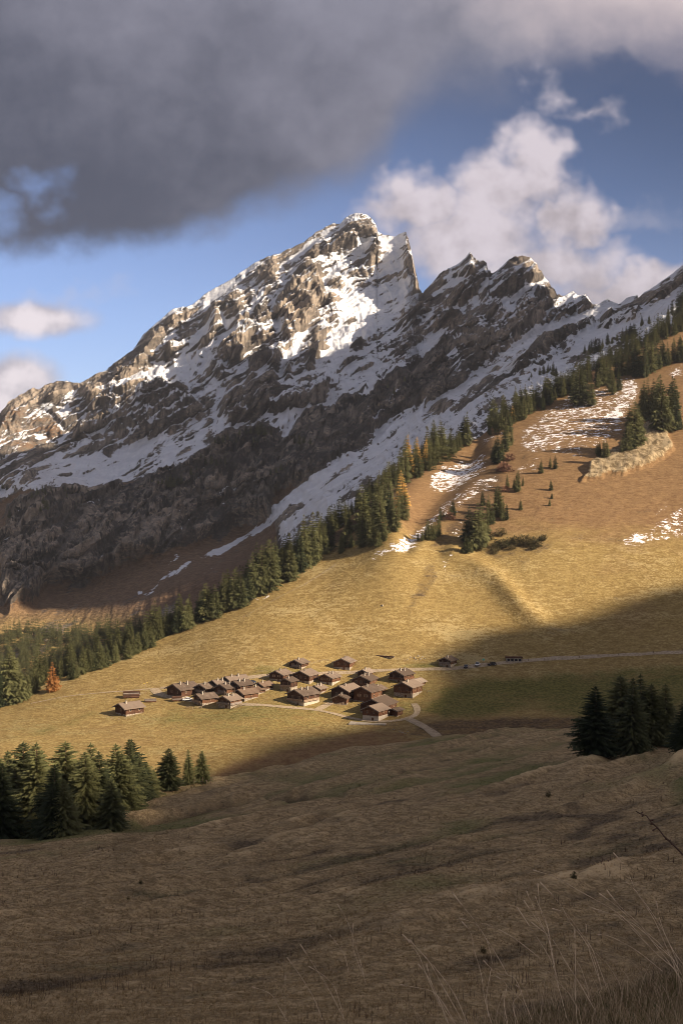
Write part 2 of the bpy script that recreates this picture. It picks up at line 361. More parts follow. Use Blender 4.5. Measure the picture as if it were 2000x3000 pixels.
snow_polys = [
    fA((1300, 1420), (1390, 1450), (1300, 1650), (1200, 1790), (1000, 1830), (850, 1830), (640, 1860), (250, 1890), (0, 1950), (0, 1880), (120, 1870), (250, 1770), (370, 1690), (520, 1660), (640, 1640), (720, 1680), (830, 1590), (1000, 1560), (1180, 1480)),
    fA((350, 1340), (430, 1330), (520, 1350), (480, 1390), (420, 1420), (380, 1400)), fA((280, 1390), (330, 1400), (420, 1470), (430, 1500), (350, 1450)), fA((120, 1380), (200, 1340), (240, 1370), (190, 1410), (130, 1410)),
    fA((230, 1560), (300, 1550), (380, 1600), (330, 1620), (260, 1590)), fA((430, 1480), (500, 1460), (480, 1500), (440, 1530), (400, 1580), (380, 1570)), fA((350, 1215), (430, 1240), (500, 1210), (480, 1260), (400, 1290), (430, 1250)),
    fA((940, 1160), (1010, 1030), (1090, 1020), (1060, 1090), (970, 1170)), fA((860, 1340), (900, 1250), (905, 1300), (870, 1360)), fA((1030, 1350), (1040, 1290), (1090, 1270), (1060, 1350)),
    fA((1150, 1270), (1220, 1290), (1190, 1310)), fA((1190, 1230), (1340, 1330), (1450, 1400), (1400, 1460), (1300, 1340), (1220, 1290)), fA((1160, 1020), (1230, 1000), (1300, 1030), (1200, 1120), (1150, 1110)), fA((1180, 1160), (1260, 1100), (1330, 1040), (1340, 1080), (1270, 1160), (1220, 1240)),
    fB((740, 500), (830, 440), (900, 470), (940, 560), (1300, 500), (1300, 640), (1230, 790), (1060, 840), (950, 950), (850, 980), (760, 1050), (780, 860), (900, 700), (800, 660), (780, 600)),
    fB((1000, 210), (1070, 205), (1060, 300), (960, 400), (820, 380), (900, 300)), fB((1150, 220), (1250, 215), (1320, 260), (1320, 380), (1290, 470), (1150, 470), (1080, 430), (1130, 330)),
    fB((740, 490), (780, 490), (830, 570), (1000, 600), (1100, 580), (1050, 640), (900, 640), (810, 590)), fB((0, 610), (120, 560), (230, 480), (260, 500), (130, 590), (60, 660), (0, 700)), fB((210, 510), (260, 500), (240, 560), (220, 550)),
    fB((260, 430), (440, 380), (330, 500), (290, 470)), fB((480, 420), (630, 300), (780, 170), (850, 140), (860, 180), (740, 290), (640, 340), (520, 400)),
    fB((100, 870), (180, 800), (100, 760), (130, 850)), fB((250, 860), (400, 780), (560, 740), (500, 790), (400, 880), (300, 900)), fB((440, 1180), (500, 960), (620, 860), (760, 800), (640, 940), (560, 1130), (470, 1170)),
    fB((550, 1160), (640, 1090), (760, 1020), (960, 960), (1200, 850), (1290, 800), (1280, 860), (1130, 950), (960, 1080), (760, 1130), (600, 1160)), fB((680, 1360), (780, 1240), (960, 1140), (1150, 1060), (1300, 900), (1400, 780), (1568, 680), (1568, 760), (1430, 880), (1200, 1090), (1000, 1230), (870, 1330), (760, 1370)),
    fB((480, 1560), (520, 1480), (640, 1350), (660, 1370), (560, 1490), (500, 1590)), fB((0, 1400), (100, 1230), (160, 1190), (130, 1290), (80, 1390), (0, 1440)), fB((160, 1450), (310, 1430), (360, 1410), (330, 1450), (200, 1480)), fB((270, 1270), (330, 1200), (420, 1120), (400, 1160), (320, 1230)),
    fB((1568, 1290), (1400, 1390), (1130, 1490), (1050, 1600), (940, 1700), (760, 1810), (640, 1890), (480, 2016), (620, 2016), (760, 1950), (980, 1810), (1100, 1720), (1250, 1620), (1340, 1500), (1568, 1400)),
    fB((1040, 1310), (1170, 1160), (1120, 1260), (1050, 1340)),
    fC((520, 840), (700, 740), (900, 660), (1050, 590), (1130, 570), (1170, 590), (1000, 690), (860, 770), (700, 860), (580, 940), (460, 1000), (300, 1130), (150, 1230), (0, 1330), (0, 1220), (300, 1030)),
    fC((210, 390), (335, 288), (345, 320), (290, 350)), fC((100, 540), (200, 430), (300, 400), (360, 430), (300, 480), (200, 500), (140, 560)), fC((160, 590), (300, 590), (400, 530), (460, 500), (400, 590), (300, 650), (180, 620)),
    fC((480, 600), (560, 540), (700, 460), (760, 440), (700, 490), (620, 560), (590, 600), (560, 560), (500, 620)), fC((0, 870), (120, 760), (300, 680), (380, 610), (300, 720), (160, 820), (0, 910)), fC((760, 680), (790, 610), (900, 560), (990, 530), (920, 590), (820, 650)),
    fC((580, 980), (800, 900), (1040, 720), (1200, 700), (1320, 650), (1450, 560), (1568, 470), (1568, 540), (1450, 640), (1320, 740), (1100, 820), (900, 900), (700, 980), (500, 1060)),
    fC((1360, 500), (1500, 400), (1568, 360), (1568, 380), (1450, 460)), fG((890, 360), (1000, 290), (1060, 270), (960, 380), (760, 520), (620, 610), (420, 700), (250, 800), (0, 940), (0, 905), (300, 730), (560, 600), (720, 490)),
]
R = np.zeros(PX.shape); S = np.zeros(PX.shape)
for p in rock_polys: R = np.maximum(R, poly_mask(wpx, wpy, p, 9))
for p in snow_polys: S = np.maximum(S, poly_mask(wpx, wpy, p, 9))
# cliffs and slopes below the snow
low = poly_mask(wpx, wpy, fA((-400, 1990), (0, 1965), (150, 1905), (400, 1865), (650, 1885), (850, 1835), (1050, 1835), (1200, 1805), (1300, 1660), (1420, 1570))+fB((180, 1490), (300, 1500), (420, 1500), (490, 1580), (560, 1500), (640, 1390), (720, 1380), (850, 1360), (880, 1320), (960, 1310), (1080, 1250), (1230, 1160), (1380, 1070), (1568, 990), (1568, 1270), (1400, 1370), (1130, 1470), (1060, 1560), (930, 1680), (740, 1790), (620, 1880), (460, 2016), (460, 3400), (-1500, 3400)), 10)
cliff = np.zeros(PX.shape)
for p in [fB((0, 1640), (60, 1540), (180, 1490), (300, 1500), (420, 1500), (490, 1580), (560, 1500), (640, 1390), (720, 1370), (850, 1350), (880, 1310), (960, 1300), (1080, 1240), (1230, 1150), (1380, 1060), (1568, 980), (1568, 1280), (1400, 1380), (1130, 1480), (1060, 1570), (930, 1690), (760, 1800), (500, 1900), (250, 1950), (-250, 2016), (-500, 1900)),
          fD((30, 380), (60, 200), (200, 120), (350, 90), (560, 90), (740, 60), (940, 40), (1060, 60), (1150, 40), (1568, 90), (1568, 240), (1350, 290), (1060, 430), (700, 510), (610, 600), (440, 600), (250, 650), (180, 740), (60, 780), (0, 700), (0, 380))]:
    cliff = np.maximum(cliff, poly_mask(wpx, wpy, p, 14))
# relief ----------------------------------------------------------------
ca, sa = math.cos(math.radians(34)), math.sin(math.radians(34))
s_ = X*ca+Z*sa; t_ = -X*sa+Z*ca
skyd = (PY-top)                                   # px below the skyline
att = 0.25+0.75*sstep(5, 90, skyd)
botatt = sstep(0, 60, bot-PY)
lowf = low*(1-cliff)
fall = X+0.30*Z
tw = t_+60*wx+16*fbm(s_/110, t_/60, 1.9, 3)
big = ridged(s_/620, (t_+50*wx)/230, 0.7, 3)*52
mid = ridged(s_/210, (t_+40*wx)/66, 4.1, 5, 0.58)*34
gul = ridged((fall+60*wx)/100, Z/260, Y/900, 5, 0.58)*34
rib = ridged((fall+30*wx)/36, (Z+30*wx)/95, 2.2, 4, 0.62)*15
def saww(q, k):
    f = q-np.floor(q); return f, np.where(f < k, f/k, (1-f)/(1-k))-0.5
f1_, stra = saww(tw/38.0, 0.82); f2_, stra2 = saww((tw+5*fbm(s_/40, t_/16, 6.9, 2))/14.0, 0.78)
smod = sstep(-0.35, 0.35, fbm(s_/300, t_/120, 12.2, 3))
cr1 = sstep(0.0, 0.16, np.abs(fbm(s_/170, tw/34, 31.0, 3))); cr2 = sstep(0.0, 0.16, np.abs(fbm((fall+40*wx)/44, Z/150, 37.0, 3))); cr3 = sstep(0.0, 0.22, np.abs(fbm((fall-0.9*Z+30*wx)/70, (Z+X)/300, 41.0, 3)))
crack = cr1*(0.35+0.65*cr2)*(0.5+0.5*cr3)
fine = ridged(s_/46, (t_+20*wx)/17, 9.2, 5, 0.65)*9+ridged((fall+20*wx)/15, Z/34, 1.7, 3, 0.65)*5+fbm(X/30, Z/30, Y/60, 4, 0.6)*5
Rb = blur(R, 6); Cb = blur(cliff, 26)
hard = np.clip(0.55+0.55*np.maximum(blur(R, 3), blur(cliff, 6))-0.22*S, 0.2, 1.1)*(1-0.70*lowf)
ray = -np.stack([X, Y, Z], -1)/np.sqrt(X*X+Y*Y+Z*Z)[..., None]
d_ray = (big*(0.5+0.5*hard)+gul*hard*1.2+18*Rb+10*Cb+mid*0.6*hard-16*(1-crack)*hard)*(0.3+0.7*sstep(0, 60, skyd))*botatt
d_n = (mid*0.5*hard*att+rib*hard*att+(stra*22*smod+stra2*7)*(0.2+hard)*(1-0.92*lowf)*att+fine*(0.05+0.95*hard)*(0.6+0.4*att))*botatt
n0 = np.array([0.12, -0.74, 0.66])
PP = np.stack([X, Y, Z], -1)+ray*d_ray[..., None]+n0*d_n[..., None]
nrm = grid_normals(PP[..., 0], PP[..., 1], PP[..., 2])
nz = nrm[..., 2]; nzs = blur(nrm[..., 2], 12)
band = fbm(s_/150, tw/20, 7.7, 5, 0.62); band2 = fbm(s_/34, t_/8, 2.7, 4, 0.65); gl = fbm((fall+40*wx)/40, Z/140, 5.5, 4, 0.6)
ledge = sstep(0.45, 0.8, f1_)*smod+0.6*sstep(0.45, 0.8, f2_)-0.5
snow = 0.52-0.46*R+0.22*S-1.15*low*(1-0.55*S)+0.85*(nz-nzs)+0.3*(nzs-0.55)+1.3*band*(1-0.3*S)+1.0*band2+0.85*gl+0.30*ledge
snow += 0.20*poly_mask(wpx, wpy, fB((760, 480), (1000, 210), (1250, 215), (1330, 300), (1300, 640), (1200, 830), (950, 960), (780, 1020), (900, 700), (800, 620)), 30)
snow -= 0.16*poly_mask(wpx, wpy, fB((1568, 1290), (1130, 1490), (940, 1700), (480, 2016), (620, 2016), (980, 1810), (1250, 1620), (1568, 1400))+fC((700, 740), (1130, 570), (460, 1000)), 14)
basin = poly_mask(wpx, wpy, fB((740, 480), (900, 380), (1000, 210), (1330, 260), (1340, 640), (1230, 830), (950, 980), (760, 1050), (860, 760), (800, 620)), 25)
snow += 0.13+0.02*basin-0.70*basin*sstep(0.70, 0.95, f2_)*sstep(-0.2, 0.25, fbm(s_/90, t_/50, 71.0, 3))
snow -= 0.22*poly_mask(wpx, wpy, fC((-100, 1000), (200, 820), (520, 860), (1050, 560), (1300, 560), (1568, 400), (1568, 600), (900, 920), (0, 1340)), 30)*(1-S)
snow += 0.40*poly_mask(wpx, wpy, fG((890, 360), (1000, 290), (1060, 270), (960, 390), (760, 530), (620, 620), (420, 715), (250, 815), (0, 950), (0, 900), (300, 720), (560, 590), (720, 480)), 10)+0.35*poly_mask(wpx, wpy, fG((1000, 350), (1300, 180), (1180, 300), (1100, 400), (900, 470)), 14)
snow -= 0.35*poly_mask(wpx, wpy, fA((0, 1660), (330, 1650), (500, 1560), (700, 1520), (900, 1570), (700, 1650), (520, 1650), (360, 1700), (230, 1770), (100, 1860), (0, 1870)), 14)
snow -= 0.30*poly_mask(wpx, wpy, fA((-300, 1300), (0, 1250), (350, 1170), (560, 1200), (600, 1400), (400, 1650), (0, 1680), (-300, 1700)), 20)*(1-S)
snow += 0.30*poly_mask(wpx, wpy, fC((1100, 800), (1320, 740), (1568, 560), (1568, 720), (1300, 760), (900, 940), (700, 1010)), 14)
# brown turf on the gentler low ground and the far left spur
veg = np.clip(lowf*(0.95-0.55*sstep(0.0, 0.35, fbm(s_/80, t_/50, 51.0, 4, 0.6)))+0.0*lowf+0.55*poly_mask(wpx, wpy, fA((-300, 1300), (0, 1330), (250, 1340), (420, 1500), (330, 1640), (0, 1660), (-300, 1700)), 18)+0.35*fbm(X/120, Z/60, 1.1, 4)*(1-cliff), 0, 1)
sunlit_pale = poly_mask(wpx, wpy, fD((40, 360), (60, 190), (200, 110), (350, 85), (560, 85), (700, 110), (480, 160), (290, 180), (220, 260), (120, 300), (110, 370)), 16)  # sunlit upper band of the lower cliff, put into the rock colour
sunlit_tan = np.zeros(PX.shape)
for i_ in (0, 2, 3, 5, 7, 9, 10, 11): sunlit_tan = np.maximum(sunlit_tan, poly_mask(wpx, wpy, rock_polys[i_], 14))  # sunlit look of ridge and buttress rock, put into its colour
lowg = sstep(1770, 1880, PY)*lowf
mc = np.stack([veg, lowg, np.clip(0.5+0.6*fbm(s_/160, (t_+40*wx)/26, 21.1, 4)-0.02*cliff+0.8*sunlit_pale+0.5*sunlit_tan, 0, 1)], -1)
# back side of the ridge
def add_back(PP, arrs, steps):
    rows, outs = [PP], [[a] for a in arrs]
    for dY, dZ in steps:
        r = PP[-1:].copy(); k = (r[..., 1]+dY)/r[..., 1]
        r[..., 0] *= k; r[..., 1] += dY; r[..., 2] += dZ; rows.append(r)
        for o, a in zip(outs, arrs): o.append(a[-1:])
    return np.concatenate(rows, 0), [np.concatenate(o, 0) for o in outs]
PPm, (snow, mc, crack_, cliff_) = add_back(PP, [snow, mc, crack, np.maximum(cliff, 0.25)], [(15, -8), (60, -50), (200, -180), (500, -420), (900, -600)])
mm, nt, b = new_mat('mountain_rock_and_snow', 0.85, 0.15)
oc = objco(nt); sA = attr(nt, 'snow'); veg_, lowg_, str_ = attr3(nt, 'cover')
rotv = (0, math.radians(34), 0)
f1 = noise(nt, oc, 0.05, 4, 0.65, 0, stretch=(0.45, 1, 1.5), rot=rotv)
f2 = noise(nt, oc, 0.20, 3, 0.7, 0, stretch=(0.55, 0.8, 1.5), rot=rotv)
f3 = noise(nt, oc, 0.02, 3, 0.6)
mv1 = noise(nt, oc, 0.10, 3, 0.65, 0, stretch=(1.3, 1, 0.45))
rockc = mixc(nt, (f1*0.7+str_*0.7-0.18).smooth(0.2, 0.85), (0.064, 0.060, 0.060), (0.33, 0.275, 0.225))
rockc = mixc(nt, f2.smooth(0.45, 0.68)*0.75, rockc, (0.476, 0.374, 0.276))
rockc = mixc(nt, mv1.smooth(0.48, 0.64)*0.65, rockc, (0.034, 0.031, 0.030))
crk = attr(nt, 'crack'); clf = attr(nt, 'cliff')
pat = noise(nt, oc, 0.022, 4, 0.66, 0, stretch=(0.8, 1, 1.3), rot=rotv)
rockc = mixc(nt, (pat+(mv1-0.5)*0.5).smooth(0.47, 0.60)*clf*0.85, rockc, (0.024, 0.024, 0.027))
rockc = mixc(nt, (1.0-pat+(f2-0.5)*0.6).smooth(0.60, 0.78)*clf*0.6, rockc, (0.36, 0.30, 0.245))
rockc = mixc(nt, ((1.0-crk)+(f2-0.5)*0.5).smooth(0.35, 0.95)*0.72, rockc, (0.040, 0.035, 0.033))  # crevice shade along the recessed cracks, put into the rock colour
turf = mixc(nt, f2.smooth(0.3, 0.75), (0.098, 0.058, 0.034), (0.221, 0.140, 0.085))
turf = mixc(nt, f3.smooth(0.45, 0.7)*0.6, turf, (0.145, 0.089, 0.055))
turf = mixc(nt, lowg_, turf, mixc(nt, f2.smooth(0.35, 0.7), (0.187, 0.128, 0.047), (0.357, 0.255, 0.102)))
base = mixc(nt, (veg_+(f1-0.5)*1.2+(f2-0.5)*0.6).smooth(0.42, 0.72), rockc, turf)
sm = (sA+(f2-0.5)*1.25+(f1-0.5)*0.3).smooth(0.46, 0.56)
nt.links.new(mixc(nt, sm, base, mixc(nt, f1.smooth(0.3, 0.7), (0.60, 0.615, 0.67), (0.72, 0.73, 0.77))).s, b.inputs['Base Color'])
bump(nt, b, (f1*0.6+f2*1.0+mv1*0.6)*(1.0-sm*0.62), 0.55, 6.0)
M_PX, M_PY, M_PP = PX[0].copy(), PY.copy(), PP
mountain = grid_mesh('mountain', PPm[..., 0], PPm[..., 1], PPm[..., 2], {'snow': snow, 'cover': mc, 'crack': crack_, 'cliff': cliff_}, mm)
structure(mountain, 'craggy snow-streaked limestone mountain rising behind the forested hillside', 'mountain')

# ------------------------------------------------------------------ village hillside
b_depth = rbf([(1000, 2280, 444), (1000, 2200, 478), (1000, 2080, 540), (1000, 1935, 603), (1000, 1700, 676), (1100, 1500, 756), (1350, 1500, 752), (1350, 1700, 672),
    (600, 2280, 442), (600, 2200, 476), (600, 2080, 540), (500, 2000, 585), (600, 1900, 620), (700, 1800, 655), (300, 2080, 545), (300, 2200, 475), (300, 2000, 592),
    (0, 2068, 575), (0, 2130, 520), (0, 2200, 470), (0, 2400, 395), (-250, 2160, 520), (-250, 2300, 420), (250, 1957, 622), (450, 1880, 648), (640, 1790, 668), (800, 1690, 700), (900, 1625, 735), (980, 1560, 772), (1060, 1480, 812),
    (1200, 1380, 862), (1340, 1300, 908), (1530, 1200, 962), (1722, 1090, 1035), (2000, 940, 1130), (2250, 820, 1210), (2000, 1912, 592), (2000, 2080, 515), (2000, 1750, 652), (2000, 1500, 742), (2000, 1300, 835), (2000, 1100, 970), (2250, 1900, 590), (2250, 1500, 735), (2250, 2100, 505),
    (1500, 1945, 598), (1700, 1930, 598), (1500, 2080, 535), (1300, 1980, 582), (1300, 2120, 515), (1600, 1300, 860), (1600, 1700, 668), (1300, 1600, 708), (1700, 1930, 597), (1500, 1800, 642), (1000, 2330, 428), (1600, 2200, 470)])
nc, nr = 560, 400
u = np.linspace(-260, 2260, nc); top = crestB(u)
crestA_pts = [(-400, 2520), (-200, 2490), (0, 2466), (200, 2442), (330, 2418), (400, 2352), (450, 2328), (540, 2302), (620, 2289), (750, 2268), (1000, 2205), (1200, 2172), (1300, 2153), (1500, 2141), (1700, 2130), (2000, 2120), (2400, 2110)]
crestA = interp(crestA_pts)
bot = np.maximum(crestA(u)+55, 2260)
bot = np.minimum(bot, 2440)
tt = np.linspace(0, 1, nr)[:, None]
PX = np.broadcast_to(u, (nr, nc)).copy(); PY = bot+(top-bot)*tt
Y = b_depth(PX, PY); X = (PX-CX)/FPX*Y; Z = (CY-PY)/FPX*Y
hill = sstep(1960, 1850, PY)
rel = fbm(X/70, Y/70, 0.3, 4)*2.6*hill+fbm(X/45, Y/45, 7.3, 3)*0.8*(1-hill*0.4)+fbm(X/9, Y/9, 1.3, 3)*0.28
# the spur with a pale crest on the right, with hollows either side of it
spur = [(1330, 1630), (1400, 1665), (1450, 1700), (1490, 1745), (1530, 1790), (1570, 1830)]
ds = line_dist(PX, PY, spur); side = np.sign((PX-1330)-(PY-1630)*1.25)
rel = rel+4.6*np.exp(-(ds/30)**2)*sstep(1885, 1800, PY)
# gully bank below the village, track cutting, forest gullies
bank = poly_mask(PX, PY, [(560, 2330), (600, 2270), (680, 2225), (800, 2195), (950, 2165), (1080, 2140), (1180, 2145), (1250, 2200), (1100, 2330)], 22)
rel -= 3.2*bank*sstep(2150, 2260, PY)
scar = poly_mask(PX+14*fbm(PX/30, PY/30, 2, 3), PY+14*fbm(PX/30, PY/30, 5, 3), fO((1338, 1104), (1352, 1072), (1368, 1066), (1400, 1050), (1440, 1020), (1472, 985), (1500, 975), (1534, 1002), (1545, 1032), (1520, 1052), (1480, 1072), (1440, 1090), (1400, 1096)), 7)
rel += scar*(3.5+4.5*ridged(X/22, Z/16, Y/60, 5, 0.6))
rel += poly_mask(PX, PY, [(1180, 1500), (1330, 1330), (1420, 1240), (1400, 1360), (1300, 1480), (1190, 1600)], 40)*-7
pp = np.stack([X, Y, Z], -1)
fade = sstep(0, 0.05, tt)
pp[..., 2] += rel*fade*0.8; pp[..., 1] -= rel*fade*0.35*hill
# colour masks
w1 = 22*fbm(PX/60, PY/30, 9.1, 4); w2 = 14*fbm(PX/60, PY/30, 4.1, 4)
wx_, wy_ = PX+w1, PY+w2
pm = lambda p, s=25: poly_mask(wx_, wy_, p, s)
green = 0.42*pm([(430, 2130), (500, 2040), (800, 2000), (1230, 1960), (1350, 1990), (1330, 2060), (1200, 2130), (1000, 2120), (850, 2170), (600, 2180)], 45)
green = np.maximum(green, 0.8*pm([(1230, 2080), (1300, 2010), (1420, 1985), (1700, 1990), (1750, 2040), (1500, 2090), (1300, 2110)], 30))
green = np.maximum(green, 0.5*pm([(700, 1985), (760, 1950), (950, 1955), (950, 1985)], 14)); green = np.maximum(green, 0.5*pm([(1150, 1960), (1230, 1935), (1340, 1935), (1340, 1965)], 14))
green = np.maximum(green, 0.45*pm([(0, 2170), (260, 2080), (330, 2090), (120, 2160)], 25)); green = np.maximum(green, 0.22*np.ones_like(green)*sstep(1980, 2060, PY)); green = np.maximum(green, 0.75*pm([(1400, 2050), (1600, 1975), (2100, 1945), (2200, 2060), (1700, 2110)], 30))  # last patch: olive turf, with the shaded wedge's darkness put into its colour
rust = np.clip(0.9*sstep(1660, 1440, PY+(PX-1400)*-0.06)*sstep(900, 1000, PX)+0.12, 0, 1)
rust = np.maximum(rust, 0.9*bank); rust = np.maximum(rust, 0.5*pm([(1050, 2130), (1230, 2060), (1500, 2090), (1750, 2090), (1700, 2150), (1200, 2200)], 20))
dark = 0.32*pm([(1300, 1650), (1360, 1640), (1420, 1690), (1480, 1750), (1530, 1810), (1560, 1850), (1450, 1860), (1380, 1780), (1320, 1720)], 18)
dark = np.maximum(dark, 0.5*pm([(1240, 1660), (1275, 1640), (1290, 1700), (1240, 1760), (1180, 1850), (1200, 1740)], 18))
dark = np.maximum(dark, 0.55*pm([(1180, 2160), (1250, 2110), (1500, 2100), (1750, 2095), (1750, 2140), (1300, 2170)], 14))
for cx_, cy_, rx_, ry_ in [(1690, 1570, 60, 22), (1810, 1585, 45, 14), (1620, 1525, 30, 10), (1890, 1500, 40, 14), (1560, 1850, 140, 25), (1750, 1690, 50, 14)]:
    dark = np.maximum(dark, 0.42*sstep(1.3, 0.3, np.hypot((wx_-cx_)/rx_, (wy_-cy_)/ry_)))
dark = np.maximum(dark, 0.5*pm([(1390, 1610), (1450, 1570), (1600, 1560), (1640, 1600), (1560, 1630), (1440, 1640)], 12))
dark = np.maximum(dark, 0.6*sstep(0.0, 0.4, fbm(X/26, Y/26, 14, 5, 0.6))*sstep(1560, 1350, PY)*sstep(1100, 1250, PX))
dark = np.maximum(dark, 0.42*sstep(0.05, 0.4, fbm(X/16, Y/22, 24, 5, 0.65))*sstep(1950, 1750, PY)*sstep(900, 1300, PX))
dark = np.maximum(dark, 0.6*pm([(1240, 1600), (1330, 1500), (1400, 1400), (1450, 1320), (1500, 1330), (1450, 1480), (1400, 1600), (1300, 1640)], 30))  # dark undergrowth plus tree shadow, put into the ground colour
dark = np.maximum(dark, 0.85*poly_mask(PX, PY, [(900, 1630), (1000, 1590), (1180, 1450), (1230, 1370), (1000, 1400), (860, 1560)], 20))
snowB = np.zeros(PX.shape)
for p, v in [(fE((120, 1480), (60, 1330), (330, 1080), (560, 960), (900, 900), (1000, 780), (1160, 820), (1180, 960), (1040, 1200), (980, 1340), (640, 1520), (300, 1500)), 0.62), (fE((800, 1150), (960, 1050), (1050, 1030), (1040, 1180), (880, 1190)), 0.95), (fE((1000, 790), (1100, 800), (1180, 900), (1060, 1020), (960, 1020)), 0.85),
             (fE((1420, 740), (1568, 660), (1568, 800), (1480, 800)), 0.6), (fF((640, 560), (820, 440), (1000, 400), (1040, 480), (1000, 560), (820, 640), (600, 660)), 0.8), (fF((700, 740), (1100, 560), (1100, 640), (1000, 720), (800, 860), (640, 900)), 0.62),
             (fF((200, 1160), (330, 1080), (520, 930), (720, 800), (700, 860), (560, 1000), (500, 1080), (300, 1160), (220, 1200)), 0.85), (fF((780, 960), (850, 900), (860, 1020), (800, 1040)), 0.6), (fF((1000, 300), (1120, 180), (1150, 260), (1000, 380)), 0.6), (fF((1230, 540), (1400, 450), (1350, 560), (1270, 580)), 0.55),
             (fC((1240, 1930), (1310, 1880), (1400, 1850), (1520, 1760), (1568, 1720), (1568, 1830), (1440, 1890), (1330, 1960), (1250, 1960)), 0.8), (fC((1400, 1790), (1460, 1710), (1470, 1730), (1420, 1800)), 0.6),
             ([(2010, 1530), (1930, 1560), (1850, 1610), (1880, 1600), (2010, 1580)], 0.7), ([(1300, 1650), (1325, 1635), (1330, 1645), (1305, 1665)], 0.8), ([(730, 1760), (790, 1735), (800, 1745), (745, 1770)], 0.75), (fG((480, 1000), (640, 900), (740, 905), (620, 960), (500, 1015)), 0.5)]:
    snowB = np.maximum(snowB, v*poly_mask(wx_, wy_, p, 14))
rust = rust*(1-0.9*np.exp(-(ds/26)**2)); dark = dark*(1-np.exp(-(ds/30)**2)); green = np.maximum(green, 0)
pp2, (green, rust, dark, snowB, scar_) = add_back(pp, [green, rust, dark, snowB, scar], [(6, -1.2), (18, -7), (40, -20), (80, -45), (140, -85), (230, -150), (320, -215)])
fr_rows = []
for k, (dYf, dZf) in enumerate([(-110, -38), (-60, -20), (-25, -8)]):
    r = pp2[:1].copy(); kk = (r[..., 1]+dYf)/r[..., 1]; r[..., 0] *= kk; r[..., 1] += dYf; r[..., 2] += dZf; fr_rows.append(r)
pp2 = np.concatenate(fr_rows+[pp2], 0)
green, rust, dark, snowB, scar_ = (np.concatenate([a[:1]]*3+[a], 0) for a in (green, rust, dark, snowB, scar_))
mB, nt, b = new_mat('autumn_meadow', 0.95, 0.1)
oc = objco(nt); g_, r_, d_ = attr3(nt, 'cover'); sB = attr(nt, 'snow'); scB = attr(nt, 'scar')
a1 = noise(nt, oc, 0.35, 3, 0.65, 0, stretch=(0.6, 1.0, 1.6)); a2 = noise(nt, oc, 0.05, 4, 0.6, 0, stretch=(0.5, 1, 1.5)); a3 = noise(nt, oc, 1.1, 2, 0.7, stretch=(0.7, 0.6, 1.3)); a4 = noise(nt, oc, 0.018, 3, 0.55)
gold = mixc(nt, (a1*0.5+a3*0.5).smooth(0.36, 0.64), (0.196, 0.130, 0.048), (0.317, 0.231, 0.092))
gold = mixc(nt, (a2*0.6+a1*0.4+a3*0.35-0.18).smooth(0.5, 0.66)*0.8, gold, (0.392, 0.304, 0.149))
grn = mixc(nt, a3.smooth(0.3, 0.7), (0.076, 0.073, 0.019), (0.171, 0.149, 0.046))
rst = mixc(nt, (a1*0.6+a3*0.4).smooth(0.30, 0.70), (0.139, 0.079, 0.038), (0.266, 0.168, 0.083))
drk = mixc(nt, a3.smooth(0.3, 0.7), (0.054, 0.035, 0.021), (0.127, 0.085, 0.051))
c = mixc(nt, (r_+(a2-0.5)*0.9).smooth(0.25, 0.85), gold, rst)
c = mixc(nt, (g_*1.1+(a2-0.5)*1.3+(a1-0.5)*0.8).smooth(0.15, 0.95), c, grn)
c = mixc(nt, (d_+(a2-0.5)*0.5+(a1-0.5)*0.8).smooth(0.3, 0.75), c, drk)
c = mixc(nt, a4.smooth(0.55, 0.75)*0.35, c, rst)
lim1 = noise(nt, oc, 0.22, 5, 0.72, stretch=(1.3, 1, 0.8))
lime = mixc(nt, lim1.smooth(0.38, 0.60), (0.139, 0.099, 0.054), (0.348, 0.273, 0.171))
c = mixc(nt, (scB+(a1-0.5)*1.3+(a2-0.5)*0.8).smooth(0.42, 0.68)*scB.smooth(0.0, 0.2), c, lime)
sp = noise(nt, oc, 0.30, 3, 0.72, 0, stretch=(0.75, 0.8, 1.5))
snm = (sB*0.95+(sp-0.5)*2.9+(a3-0.5)*1.1+(a2-0.5)*1.0).smooth(0.68, 0.88)*sB.smooth(0.05, 0.3)
c = mixc(nt, snm, c, (0.80, 0.78, 0.80))
nt.links.new(c.s, b.inputs['Base Color'])
bump(nt, b, a1*1.0+a3*0.6+snm*0.2+lim1*scB*3.0, 0.5, 1.0)
hillside = grid_mesh('hillside', pp2[..., 0], pp2[..., 1], pp2[..., 2], {'cover': np.stack([green, rust, dark], -1), 'snow': snowB, 'scar': scar_}, mB)
structure(hillside, 'sunlit golden autumn meadow hillside carrying the chalet hamlet and forest edge', 'hillside')

# ------------------------------------------------------------------ shaded foreground pasture
a_depth = rbf([(0, 3000, 50), (0, 2800, 74), (0, 2600, 128), (0, 2466, 200), (-250, 2600, 120), (-250, 2500, 180), (350, 2418, 215), (330, 2600, 125), (500, 3000, 49), (500, 2750, 84), (500, 2500, 172), (450, 2328, 290), (540, 2302, 302), (600, 2400, 225), (750, 2268, 322), (700, 2330, 270),
    (1000, 3000, 48), (1000, 2700, 88), (1000, 2500, 148), (1000, 2350, 225), (1000, 2205, 348), (1300, 2153, 378), (1300, 2240, 290), (1300, 2320, 215), (1500, 2141, 388), (1500, 2258, 248), (1500, 2230, 282), (1700, 2130, 395), (1700, 2242, 235), (1700, 2222, 272), (1700, 2350, 178), (1700, 2500, 125), (1700, 2700, 80), (1700, 3000, 47),
    (2000, 2120, 400), (2000, 2208, 232), (2000, 2190, 275), (2000, 2330, 172), (2000, 2600, 95), (2000, 3000, 46), (2250, 2200, 230), (2250, 2110, 400), (2250, 2600, 92), (2250, 3000, 45), (1300, 2700, 84), (1300, 2450, 150)])
nc, nr = 420, 340
